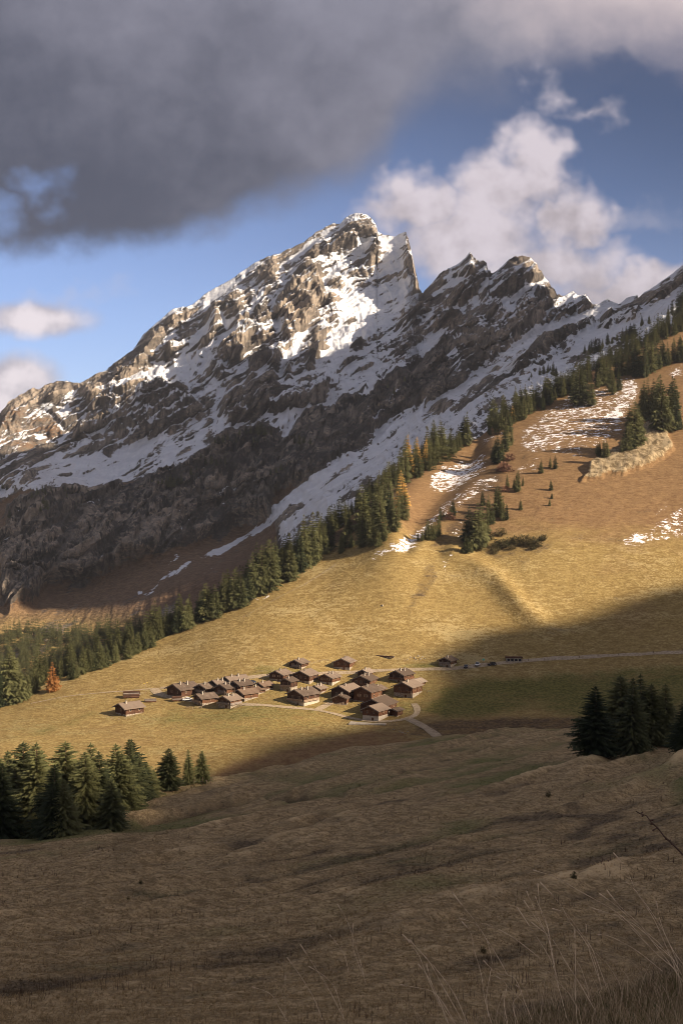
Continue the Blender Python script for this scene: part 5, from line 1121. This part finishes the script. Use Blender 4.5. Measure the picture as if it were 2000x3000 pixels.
road('lane', [(928, 2082), (945, 2072), (965, 2062), (985, 2055)], 3.2, 'short lane climbing between the chalets from the junction', 0.15)
road('lane', [(452, 2018), (460, 2034), (490, 2042), (540, 2050), (570, 2054)], 4.0, 'gravel forecourt lane around the large barn', 0.14)
road('track', [(1150, 2113), (1185, 2108), (1205, 2105), (1222, 2095), (1224, 2075), (1212, 2062)], 2.6, 'dirt track turning up beside the last chalet', 0.12)
road('track', [(1195, 2107), (1225, 2120), (1250, 2135), (1275, 2152), (1290, 2170)], 3.8, 'wide dirt track dropping into the gully', 0.14)
road('path', [(1060, 2110), (1100, 2116), (1150, 2114)], 3.0, 'dirt path past the plaster-based farmhouse', 0.13)

# ------------------------------------------------------------------ fences, posts, small things
def fence(fn, pts, step, label, key='B', h=1.15, wire=True, rail=False, mat=None, r=0.09):
    P = [hit(*fn(p)[0], key) for p in pts]; P = [p for p in P if p]
    if len(P) < 2: return
    e = empty('fence', P[0]); tag(e, label, 'fence', 'pasture fences'); prev = None; w = MB()
    for p, q_ in zip(P[:-1], P[1:]):
        n = max(1, int((q_-p).length/step))
        for k in range(n+1 if q_ is P[-1] else n):
            s_ = p.lerp(q_, k/n); z = zat(s_.x, s_.y, key) or s_.z
            a_ = Vector((s_.x, s_.y, z))-P[0]; hh = h*rs.uniform(0.85, 1.15)
            MB().bar(a_+Vector((0, 0, -0.4)), a_+Vector((rs.normal()*0.06, rs.normal()*0.06, hh)), r, 5).build('post', mat or W_PALE, e)
            t_ = a_+Vector((0, 0, h*0.85))
            if prev is not None:
                w.bar(prev, t_, 0.05 if rail else 0.012, 4)
                w.bar(prev-Vector((0, 0, h*0.4)), t_-Vector((0, 0, h*0.4)), 0.05 if rail else 0.012, 4)
            prev = t_
    if w.V: w.build('rails' if rail else 'wires', W_GREY if rail else STEEL, e)['kind'] = 'stuff'
fence(V1, [(20, 588), (120, 605), (180, 600), (250, 575), (300, 555)], 3.2, 'post fence around the lone chalet')
fence(V2, [(0, 240), (120, 232), (230, 215)], 4.5, 'post fence below the small chalet above the road')
fence(V2, [(400, 205), (440, 170), (490, 155), (560, 150)], 3.6, 'post fence climbing beside the small chalet above the road')
fence(V2, [(1000, 135), (1130, 150), (1250, 165), (1360, 178)], 5.0, 'line of fence posts leading to the isolated roadside chalet')
fence(V2, [(900, 476), (950, 455), (1000, 428)], 2.0, 'timber rail fence beside the reddish log chalet', rail=True, r=0.12)
fence(V2, [(515, 486), (560, 490), (640, 490), (695, 480)], 0.8, 'picket fence in front of the little porch chalet', h=1.3, rail=True)
fence(V2, [(1285, 380), (1310, 395), (1340, 385)], 2.4, 'short post fence beside the last chalet')
fence(V2, [(640, 500), (740, 495), (830, 492)], 3.5, 'low post fence across the green below the log chalet')
fence(V1, [(640, 512), (690, 520), (760, 512), (790, 505)], 1.6, 'silver rail fence under the white railed balcony', rail=True)
fence(V1, [(1000, 520), (1060, 500), (1110, 480)], 1.8, 'rail fence along the lane by the timber deck', rail=True)
fence(V1, [(170, 560), (200, 425), (250, 430), (330, 400)], 5.0, 'scattered posts on the meadow by the woodpile')
fence(fO, [(1175, 1519), (1250, 1517), (1330, 1512), (1420, 1506), (1500, 1501), (1566, 1497)], 7.0, 'dark posts along the shaded stretch of road', mat=W_DARK)
fence(fO, [(770, 1300), (700, 1345), (640, 1375), (560, 1420)], 14.0, 'sparse posts following the forest edge on the meadow')
fence(fL, [(1205, 446), (1237, 440), (1272, 447), (1330, 446), (1382, 443)], 4.0, 'pale posts on the pasture crest next to the trio of spruces', 'A', h=1.6, wire=True)
# flagpole and signs
def post_thing(fn, x, y, h, name, label, cat, parts):
    p = hit(*fn((x, y))[0], 'B'); e = empty(name, p); tag(e, label, cat)
    MB().bar((0, 0, -0.3), (0, 0, h), 0.07, 6).build('pole', W_PALE, e); parts(e, h); return e
post_thing(V1, 1010, 520, 9.5, 'flagpole', 'thin bare flagpole beside the deck of the front chalet', 'flagpole', lambda e, h: MB().box(-0.12, 0.12, -0.12, 0.12, h, h+0.2).build('finial', STEEL, e))
SIGN_Y, SIGN_G = paint('yellow_sign_paint', (0.75, 0.55, 0.12), 0.5), paint('green_sign_paint', (0.10, 0.42, 0.33), 0.5)
post_thing(V1, 331, 358, 3.0, 'signpost', 'yellow hiking signpost by the path on the meadow', 'signpost', lambda e, h: [MB().prism([(0.1, h-0.5), (1.0, h-0.5), (1.2, h-0.35), (1.0, h-0.2), (0.1, h-0.2)], -0.03, 0.03).build('sign_arm', SIGN_Y, e), MB().prism([(-0.1, h-0.9), (-1.0, h-0.9), (-1.2, h-0.75), (-1.0, h-0.6), (-0.1, h-0.6)], -0.03, 0.03).build('sign_arm', SIGN_Y, e)])
fK = fr(1240, 1890, 3.92)
post_thing(fK, 688, 212, 1.6, 'notice_board', 'small green notice board by the parked cars', 'sign', lambda e, h: MB().box(-0.55, 0.55, -0.05, 0.05, h-0.1, h+0.8).build('board', SIGN_G, e))
# cars
def car(fn, x, y, rz, body, label, suv=False):
    p = hit(*fn((x, y))[0], 'B'); z = zat(p.x, p.y, 'B'); e = empty('parked_car', (p.x, p.y, z+0.14), rz); tag(e, label, 'car', 'parked cars')
    L, W, H = 4.4, 1.8, (1.75 if suv else 1.5)
    prof = [(-2.2, 0.35), (-2.2, 0.8), (-2.05, 0.95), (-1.25, 1.0), (1.6, 1.0), (2.1, 0.92), (2.2, 0.7), (2.2, 0.35)]
    b_ = MB(); b_.prism(prof, -W/2, W/2); bo = b_.build('body', body, e)
    bv = bo.modifiers.new('soft', 'BEVEL'); bv.width = 0.12; bv.segments = 2
    cab = [(-1.15, 0.98), (-0.55, H), (1.3 if suv else 0.95, H), (2.0 if suv else 1.6, 0.98)]
    MB().prism([(x_, z_-0.03 if z_ > 1 else z_) for x_, z_ in cab], -W/2+0.12, W/2-0.12).build('windows', GLASS, e)
    MB().prism([(cab[1][0]-0.05, H-0.1), (cab[1][0]+0.05, H+0.02), (cab[2][0], H+0.02), (cab[2][0]+0.1, H-0.1)], -W/2+0.09, W/2-0.09).build('roof', body, e)
    pl = MB()
    for x_ in (-0.9, 0.35, 1.45):
        for sg in (-1, 1): pl.box(x_-0.05, x_+0.05, sg*(W/2-0.1)-0.02, sg*(W/2-0.1)+0.02, 0.98, H-0.05)
    pl.build('pillars', body, e)['kind'] = 'stuff'
    for x_ in (-1.35, 1.35):
        for sg in (-1, 1):
            w_ = MB().bar((x_, sg*(W/2-0.22), 0.33), (x_, sg*(W/2+0.01), 0.33), 0.34, 14).build('wheel', RUBBER, e); MB().bar((x_, sg*(W/2), 0.33), (x_, sg*(W/2+0.03), 0.33), 0.2, 10).build('rim', STEEL, w_)
    for sg in (-1, 1):
        MB().box(-2.23, -2.15, sg*0.62-0.2, sg*0.62+0.2, 0.68, 0.84).build('headlight', PLASTER, e); MB().box(2.16, 2.23, sg*0.68-0.14, sg*0.68+0.14, 0.7, 0.88).build('tail_light', TAIL, e)
WHITE, BLUEB, BLACKP, TAIL = paint('white_paint', (0.75, 0.76, 0.78)), paint('dark_blue_paint', (0.02, 0.03, 0.06)), paint('black_paint', (0.02, 0.02, 0.024)), paint('tail_light_red', (0.35, 0.02, 0.02))
car(V1, 650, 455, math.radians(8), WHITE, 'white car parked between the large barn and the white railed chalet')
car(fK, 487, 263, math.radians(80), BLUEB, 'dark small car seen end-on beside the isolated roadside chalet')
car(fK, 620, 240, math.radians(70), WHITE, 'white car parked end-on on the shaded roadside', True)
car(fK, 785, 236, math.radians(12), BLACKP, 'black off-road car parked side-on along the shaded road', True)
car(V1, 1140, 322, math.radians(20), BLUEB, 'dark car half hidden behind the chalet roofs below the road')
# roadside shelter
p = hit(*fK((1040, 195))[0], 'B'); e = empty('shelter', p, math.radians(-4)); tag(e, 'small flat-roofed grey roadside shelter above the shaded road', 'shelter')
MB().box(-4, 4, 0, 3.5, -1.5, 2.0).build('wall', STONE, e); MB().box(-4.3, 4.3, -0.5, 3.9, 2.0, 2.35).build('roof', W_DARK, e)
for k in range(4): MB().box(-3.4+k*1.9, -2.2+k*1.9, -0.06, 0.05, 0.5, 1.5).build('opening', GLASS, e)
# terrace by the farmhouse, with a palisade
p = hit(*V2((800, 632))[0], 'B')
e = empty('terrace', p, math.radians(-8)); tag(e, 'pale concrete terrace with palisade in front of the plaster-based farmhouse', 'terrace')
MB().box(-5, 11, -1.5, 5.5, -3.0, 0.35).build('slab', PLASTER, e); MB().box(11.3, 24, 1.0, 6.5, -3.0, 0.1).build('lower_slab', STONE, e)
for k in range(10): MB().bar((8+k*0.9, -1.9, -1.6), (8+k*0.9, -1.9, 1.2), 0.09, 5).build('stake', W_GREY, e)
# covered woodpile, timber stack, firewood beside the barn, boulders
def logs(fn, x, y, n, L, rz, label, rr=0.22, name='woodpile'):
    p = hit(*fn((x, y))[0], 'B'); e = empty(name, p, rz); tag(e, label, 'woodpile'); k = 0; row = 0
    while k < n:
        m = max(2, int(n**0.5*1.6)-row)
        for j in range(m):
            if k >= n: break
            MB().bar((-L/2+rs.normal()*0.2, (j-(m-1)/2)*2*rr, rr*0.8+row*rr*1.75), (L/2+rs.normal()*0.2, (j-(m-1)/2)*2*rr, rr*0.8+row*rr*1.75), rr, 7).build('log', W_GREY if (k % 3) else W_DARK, e); k += 1
        row += 1
logs(V1, 220, 425, 16, 7.5, 0.15, 'dark stacked timber pile on the meadow near the gravel lane', 0.42)
logs(V1, 365, 462, 9, 5.0, 0.1, 'low pile of dark logs beside the gravel forecourt', 0.28)
logs(V1, 570, 452, 14, 4.5, 0.2, 'firewood heap in front of the large barn', 0.3)
logs(V2, 980, 118, 5, 11.0, -0.55, 'long felled trunks lying on the slope above the road', 0.2)
def boulder(p, s, label, group=None, seed=0):
    bm = bmesh.new(); bmesh.ops.create_icosphere(bm, subdivisions=2, radius=1.0); r = np.random.RandomState(seed)
    for v in bm.verts:
        n = v.co.normalized(); v.co = v.co*(0.8+0.35*math.sin(3*n.x+seed)*math.cos(2.5*n.y+seed)+r.normal()*0.06); v.co.z *= 0.7
    me = bpy.data.meshes.new('boulder'); bm.to_mesh(me); bm.free(); me.materials.append(STONE)
    o = bpy.data.objects.new('boulder', me); COL.objects.link(o); o.location = p; o.scale = (s, s*0.8, s); tag(o, label, 'boulder', group)
boulder(hit(1119, 1775, 'B'), 1.1, 'single pale boulder alone on the golden slope', None, 1)
for i, (x, y, s) in enumerate([(1160, 135, 0.5), (1180, 120, 0.6), (1210, 128, 0.8), (1240, 112, 0.7), (1270, 118, 0.6), (1225, 140, 0.6), (1290, 130, 0.5), (1255, 135, 0.7)]):
    boulder(hit(*V2((x, y))[0], 'B'), s, ordn(i)+' pale stone in the rubble heap above the road', 'rubble heap stones', i+2)
for i, (x, y, s) in enumerate([(1100, 690, 0.5), (1120, 700, 0.6), (1140, 705, 0.5), (1050, 675, 0.6), (1160, 690, 0.4)]):
    q_ = hit(*V2((x, y))[0], 'B')
    if q_: boulder(q_, s, ordn(i)+' pale stone on the shaded bank below the farmhouse', 'stones on the shaded bank', i+20)
# ------------------------------------------------------------------ foreground plants
# saplings
for px, py, hpx, k, lab in [(1605, 2335, 26, 0, 'small dark sapling alone high on the shaded pasture'), (412, 2590, 16, 1, 'upper of two tiny round bushes on the shaded pasture'), (375, 2636, 14, 0, 'lower of two tiny round bushes on the shaded pasture'), (1415, 2792, 28, 1, 'low round dark bush behind the tall grass stalks'), (1680, 2575, 30, 0, 'thin dark sapling on the pasture above the grass stalks')]:
    p = hit(px, py, 'A'); place_bush(p, 0.75*hpx/FPX*p.y, BU[k], lab, None, 1.0, 'sapling', 'bush')
def blade_mat(name, c0, c1):
    m, nt, b = new_mat(name, 0.8, 0.15); oc = objco(nt); g = nt.nodes.new('ShaderNodeNewGeometry')
    r = E(nt, g.outputs['Random Per Island'])
    nt.links.new(mixc(nt, r, c0, c1).s, b.inputs['Base Color']); return m
def cover_blades():
    m, nt, b = new_mat('pasture_grass_blades', 0.85, 0.1); oc = objco(nt); g = nt.nodes.new('ShaderNodeNewGeometry'); r = E(nt, g.outputs['Random Per Island'])
    g_, d_, p_ = attr3(nt, 'cover'); a2 = noise(nt, oc, 0.12, 4, 0.62, 0, stretch=(0.55, 0.9, 1.5), rot=(0, 0, 0.5)); a4 = noise(nt, oc, 0.035, 3, 0.6); a1 = noise(nt, oc, 0.9, 3, 0.65, 0, stretch=(0.7, 0.7, 1.8), rot=(0, 0, 0.4))
    dry = mixc(nt, r, (0.17, 0.12, 0.06), (0.48, 0.35, 0.19)); dry = mixc(nt, (p_+(a2-0.5)*0.8+(a1-0.5)*0.5).smooth(0.4, 0.9)*0.8, dry, (0.62, 0.46, 0.26))
    drk = mixc(nt, r, (0.062, 0.046, 0.03), (0.19, 0.138, 0.082)); grn = mixc(nt, r, (0.085, 0.086, 0.034), (0.22, 0.20, 0.08))
    c = mixc(nt, (d_*1.2+(a2-0.5)*1.3+(a1-0.5)*0.8-0.02).smooth(0.15, 0.7), dry, drk)
    c = mixc(nt, (g_+(a4-0.5)*0.9+(a2-0.5)*0.8+(a1-0.5)*0.4-0.02).smooth(0.15, 0.75), c, grn)
    nt.links.new(c.s, b.inputs['Base Color']); return m
G_COVER = cover_blades()
G_DRY = blade_mat('dry_grass', (0.20, 0.145, 0.08), (0.58, 0.45, 0.29)); G_GREEN = blade_mat('green_grass', (0.07, 0.075, 0.03), (0.26, 0.22, 0.10)); G_WEED = blade_mat('dead_weeds', (0.045, 0.028, 0.024), (0.13, 0.08, 0.06)); G_STRAW = blade_mat('straw', (0.36, 0.26, 0.17), (0.72, 0.56, 0.38))
def stuff_mesh(name, V, F3, mat, label, cat):
    me = bpy.data.meshes.new(name); V = V.astype(np.float32)
    me.vertices.add(len(V)); me.vertices.foreach_set('co', V.ravel())
    me.loops.add(F3.size); me.loops.foreach_set('vertex_index', F3.ravel().astype(np.int32)); me.polygons.add(len(F3)); me.polygons.foreach_set('loop_start', np.arange(0, F3.size, 3, dtype=np.int32))
    me.update(calc_edges=True); me.materials.append(mat)
    o = bpy.data.objects.new(name, me); COL.objects.link(o); o['kind'] = 'stuff'; o['label'] = label; o['category'] = cat; return o
# tufts on the pasture: sample the pasture grid itself
gA = np.concatenate([ppA[n0r:n0r+340], np.stack([green, dark, pale], -1)[n0r:n0r+340]], -1)      # visible rows with their cover
def sample_A(n, seed, ymin, ymax, power=1.0):
    r = np.random.RandomState(seed); out = []
    nrr, ncc = gA.shape[:2]
    i = r.rand(n)**power*(nrr-2); j = r.rand(n)*(ncc-2)
    i0, j0 = i.astype(int), j.astype(int); fi, fj = (i-i0)[:, None], (j-j0)[:, None]
    p = gA[i0, j0]*(1-fi)*(1-fj)+gA[i0+1, j0]*fi*(1-fj)+gA[i0, j0+1]*(1-fi)*fj+gA[i0+1, j0+1]*fi*fj
    k = (p[:, 1] > ymin) & (p[:, 1] < ymax); return p[k]
def tufts(P, r, hmin, hmax, blades, wpx, lean=0.5):
    n = len(P); B = blades
    global last_cover
    last_cover = np.repeat(P[:, 3:], B*3, 0); P = P[:, :3]
    base = np.repeat(P, B, 0); m = n*B
    az = r.rand(m)*6.28; h = r.uniform(hmin, hmax, m)*(0.6+0.8*np.repeat(r.rand(n), B)); ln = r.rand(m)*lean
    off = np.stack([np.cos(az), np.sin(az), az*0], 1)
    w = base[:, 1]/FPX*wpx*0.5
    side = np.stack([np.ones(m), az*0, az*0], 1)
    base = base+off*(h*0.25)[:, None]
    tip = base+off*(h*ln)[:, None]+np.array([0, 0, 1.0])*h[:, None]
    low_ = np.array([0, 0, -0.05])
    V = np.stack([base-side*w[:, None]+low_, base+side*w[:, None]+low_, tip], 1).reshape(-1, 3)
    return V, np.arange(len(V)).reshape(-1, 3)
r = np.random.RandomState(5)
V, F = tufts(sample_A(60000, 1, 44, 400, 0.9), r, 0.06, 0.17, 4, 1.9, 2.4); o = stuff_mesh('pasture_grass', V, F, G_COVER, 'dry matted grass covering the shaded pasture', 'grass')
at = o.data.attributes.new('cover', 'FLOAT_COLOR', 'POINT'); at.data.foreach_set('color', np.concatenate([last_cover, np.ones((len(V), 1))], 1).astype(np.float32).ravel())
P = sample_A(3000, 3, 46, 300, 0.85); dens = fbm(P[:, 0]/14, P[:, 1]/14, 3.0, 3); P = P[dens > 0.06]
V, F = tufts(P, r, 0.25, 0.7, 2, 1.3, 0.15); stuff_mesh('dead_weeds', V, F, G_WEED, 'upright dead weed stems scattered over the pasture', 'weeds')
# near bank: short grass
def bank_pts(n, seed, x0=-0.6, x1=2.6, y0=3.2, y1=6.2):
    q_ = np.random.RandomState(seed); out = []
    X_ = q_.uniform(x0, x1, n); Y_ = q_.uniform(y0, y1, n)
    for x, y in zip(X_, Y_):
        z = zat(x, y, 'N')
        if z is not None: out.append((x, y, z))
    return np.array(out)
def blades(P, r, hmin, hmax, w, lean, seg=3, bendx=-0.3):
    V, F = [], []
    for p in P:
        az = r.rand()*6.28; h = r.uniform(hmin, hmax); d = np.array([math.cos(az)*lean+bendx*r.rand(), math.sin(az)*lean*0.6, 0]); ln = r.uniform(0.2, 1.0)
        k = len(V); ww = w*r.uniform(0.6, 1.3)
        for s in range(seg+1):
            t = s/seg; c_ = np.array(p)+d*h*ln*t*t+np.array([0, 0, h*(t-0.25*ln*t*t)])
            wd = ww*(1-t)*0.5
            V += [c_+np.array([-wd, 0, 0]), c_+np.array([wd, 0, 0])]
        for s in range(seg): a = k+2*s; F += [(a, a+1, a+3), (a, a+3, a+2)]
    return np.array(V), np.array(F)
V, F = blades(bank_pts(15000, 21, -0.3, 2.2, 3.6, 5.7), r, 0.03, 0.12, 0.0028, 1.2); stuff_mesh('bank_grass', V, F, G_DRY, 'dry grass matting the near bank', 'grass')
V, F = blades(bank_pts(9000, 22, 0.4, 2.2, 3.6, 5.7), r, 0.03, 0.09, 0.0028, 1.0); stuff_mesh('bank_grass', V, F, G_GREEN, 'green grass growing through the dry mat of the near bank', 'grass')
V, F = blades(bank_pts(900, 23, -0.2, 2.2, 3.8, 5.7), r, 0.10, 0.34, 0.0024, 1.2, 4); stuff_mesh('bank_straw', V, F, G_STRAW, 'bleached bent straw blades along the near bank edge', 'grass')
# tall grass stalks: tufts whose stalks can be told apart; paths are (px, py) lists at a distance, root first
fS = fr(1200, 2500, 1.96)
def stalk(e, org, path, dist, r0, head=True):
    pts = [P3(x, y, dist+0.05*i)-org for i, (x, y) in enumerate(path)]
    # smooth the path
    Q = []
    for i in range(len(pts)-1):
        p0, p1, p2, p3 = pts[max(i-1, 0)], pts[i], pts[i+1], pts[min(i+2, len(pts)-1)]
        for k in range(5):
            t = k/5; Q.append(0.5*((2*p1)+(p2-p0)*t+(2*p0-5*p1+4*p2-p3)*t*t+(3*p1-p0-3*p2+p3)*t*t*t))
    Q.append(pts[-1]); m = MB(); n = len(Q)
    for i in range(n-1): m.bar(Q[i], Q[i+1], r0*(1-0.65*i/n), 3)
    o = m.build('stalk', G_STRAW, e)
    if head:
        hd = MB(); j = max(1, int(n*0.14))
        for i in range(n-1-j, n-1): hd.bar(Q[i], Q[i+1]+(Q[i+1]-Q[i])*0.2, r0*(1.9-1.2*abs((i-(n-1-j/2))/j)), 4)
        hd.build('seed_head', G_STRAW, o)
def tuft(paths, dist, label, fn=fS, r0=0.0016):
    root = fn(paths[0][0])[0]; org = P3(root[0], root[1], dist)
    e = empty('tall_grass', org); tag(e, label, 'grass stalks', 'tall grass tufts on the near bank')
    for p in paths: stalk(e, org, fn(*p), dist, r0)
tuft([[(470, 980), (430, 840), (410, 700), (370, 560), (350, 460), (300, 395)], [(450, 940), (440, 820), (460, 700), (470, 620), (440, 500), (380, 400), (300, 300), (245, 228)]], 4.6, 'pair of tall bent stalks rising left of the grassy bank corner')
tuft([[(560, 700), (500, 590), (430, 480), (380, 410), (285, 375)], [(740, 600), (640, 520), (550, 460), (440, 410), (415, 408)]], 4.9, 'stalks bowed sideways across the dark bush')
tuft([[(330, 980), (260, 820), (170, 690), (80, 590), (0, 500)], [(220, 980), (160, 830), (110, 720), (50, 640)], [(260, 980), (200, 900), (130, 760), (95, 640)]], 4.3, 'three leaning stalks farthest out from the bank corner')
tuft([[(840, 700), (810, 560), (790, 430), (750, 330), (735, 180)], [(830, 640), (800, 510), (760, 420), (700, 290), (670, 220)], [(820, 560), (780, 460), (740, 400), (655, 275)], [(815, 600), (790, 420), (740, 300), (720, 250)]], 4.7, 'upright sheaf of fine stalks in the middle of the bank')
tuft([[(1130, 780), (1080, 640), (1040, 540), (960, 430), (900, 350), (820, 320)], [(1100, 780), (1060, 620), (1000, 500), (920, 400), (860, 290), (750, 170)], [(1090, 740), (1030, 560), (1010, 410)]], 4.9, 'arching stalks with drooping tips in the centre of the bank')
tuft([[(1568, 740), (1480, 620), (1400, 520), (1330, 420), (1220, 320), (1130, 215)], [(1560, 700), (1500, 600), (1410, 500), (1290, 400), (1180, 300), (1090, 235)], [(1540, 680), (1440, 600), (1320, 480), (1200, 370), (1050, 318)], [(1520, 620), (1420, 530), (1300, 420), (1160, 350), (1085, 340)]], 4.8, 'thick fan of long stalks springing from the bank edge')
tuft([[(1560, 760), (1480, 560), (1400, 380), (1300, 220), (1240, 90), (1170, 0)], [(1540, 640), (1460, 460), (1380, 330), (1280, 200), (1240, 168)], [(1568, 640), (1500, 540), (1440, 400), (1415, 280)]], 5.1, 'tallest thin stalks crossing above the fan of long stalks')
tuft([[(1450, 680), (1300, 560), (1150, 480), (1080, 470)], [(1330, 480), (1200, 350), (960, 210), (840, 140), (710, 100)]], 5.0, 'long sweeping stalks bent almost flat across the pasture')
tuft([[(1060, 900), (980, 760), (890, 620), (820, 500), (700, 400)], [(960, 980), (950, 800), (950, 600), (945, 440)], [(900, 950), (850, 760), (800, 600), (620, 320)]], 4.5, 'loose stalks with one dead straight stem on the bank')
tuft([[(560, 980), (540, 860), (555, 760), (500, 710)], [(700, 960), (660, 860), (600, 720), (500, 690), (425, 620)], [(620, 980), (590, 870), (640, 800), (610, 760)]], 4.2, 'short kinked stalks at the lower edge of the bank')
fW = fr(0, 2300, 0.784)
tuft([[(790, 540), (760, 480), (730, 430), (690, 368)], [(740, 540), (720, 490), (690, 440), (660, 398)], [(790, 540), (770, 470), (745, 440), (710, 418)]], 4.2, 'thin leaning stalks in the bottom middle of the pasture', fW, 0.0012)
tuft([[(840, 460), (825, 400), (800, 320), (775, 275)], [(800, 430), (790, 390), (770, 360), (757, 345)], [(835, 440), (812, 380), (810, 320)]], 4.4, 'faint upright stalks standing left of the golden seed head', fW, 0.0011)
tuft([[(1060, 540), (1020, 470), (980, 400), (925, 345)], [(1010, 510), (980, 440), (960, 390), (930, 350)], [(1040, 540), (1000, 480), (950, 465), (920, 460)]], 4.4, 'stalks ending in a golden nodding seed head', fW)
tuft([[(660, 545), (640, 510), (620, 480), (580, 465)], [(655, 545), (655, 500), (655, 440)]], 4.0, 'lowest short stalks at the bottom edge of the frame', fW, 0.0012)
# dark twig leaning in at the right edge
e = empty('twig', P3(2080, 2560, 4.5)); tag(e, 'dark leafless twig leaning in from the frame edge above the grass', 'twig')
m = MB(); pts = [(2080, 2575), (2035, 2530), (2000, 2505), (1965, 2470), (1942, 2448), (1925, 2425), (1905, 2408), (1893, 2390), (1875, 2385), (1862, 2377)]; Q = [P3(x, y, 4.5)-P3(2080, 2560, 4.5) for x, y in pts]
for i in range(len(Q)-1): m.bar(Q[i], Q[i+1], 0.0042-0.0003*i, 5)
m.build('stem', G_WEED, e)
for i in range(1, 9):
    for k in range(2):
        b0 = Q[i].lerp(Q[i-1], rs.rand()); d = Vector((rs.normal()*0.005, rs.normal()*0.006, rs.normal()*0.005)); MB().bar(b0, b0+d, 0.0024, 4).bar(b0+d, b0+d*1.5, 0.0036, 4).build('bud', G_WEED, e)

# ------------------------------------------------------------------ haze
hz, nt, b = new_mat('valley_air'); nt.nodes.remove(b)
pv = nt.nodes.new('ShaderNodeVolumePrincipled'); pv.inputs['Color'].default_value = (0.80, 0.84, 0.95, 1); pv.inputs['Density'].default_value = 3.5e-5; pv.inputs['Anisotropy'].default_value = 0.2
nt.links.new(pv.outputs[0], nt.nodes['Material Output'].inputs['Volume'])
o = MB().box(-13000, 13000, -13000, 13000, -360, 790).build('haze', hz); o['kind'] = 'stuff'; o['label'] = 'thin autumn haze filling the valley air'; o['category'] = 'haze'
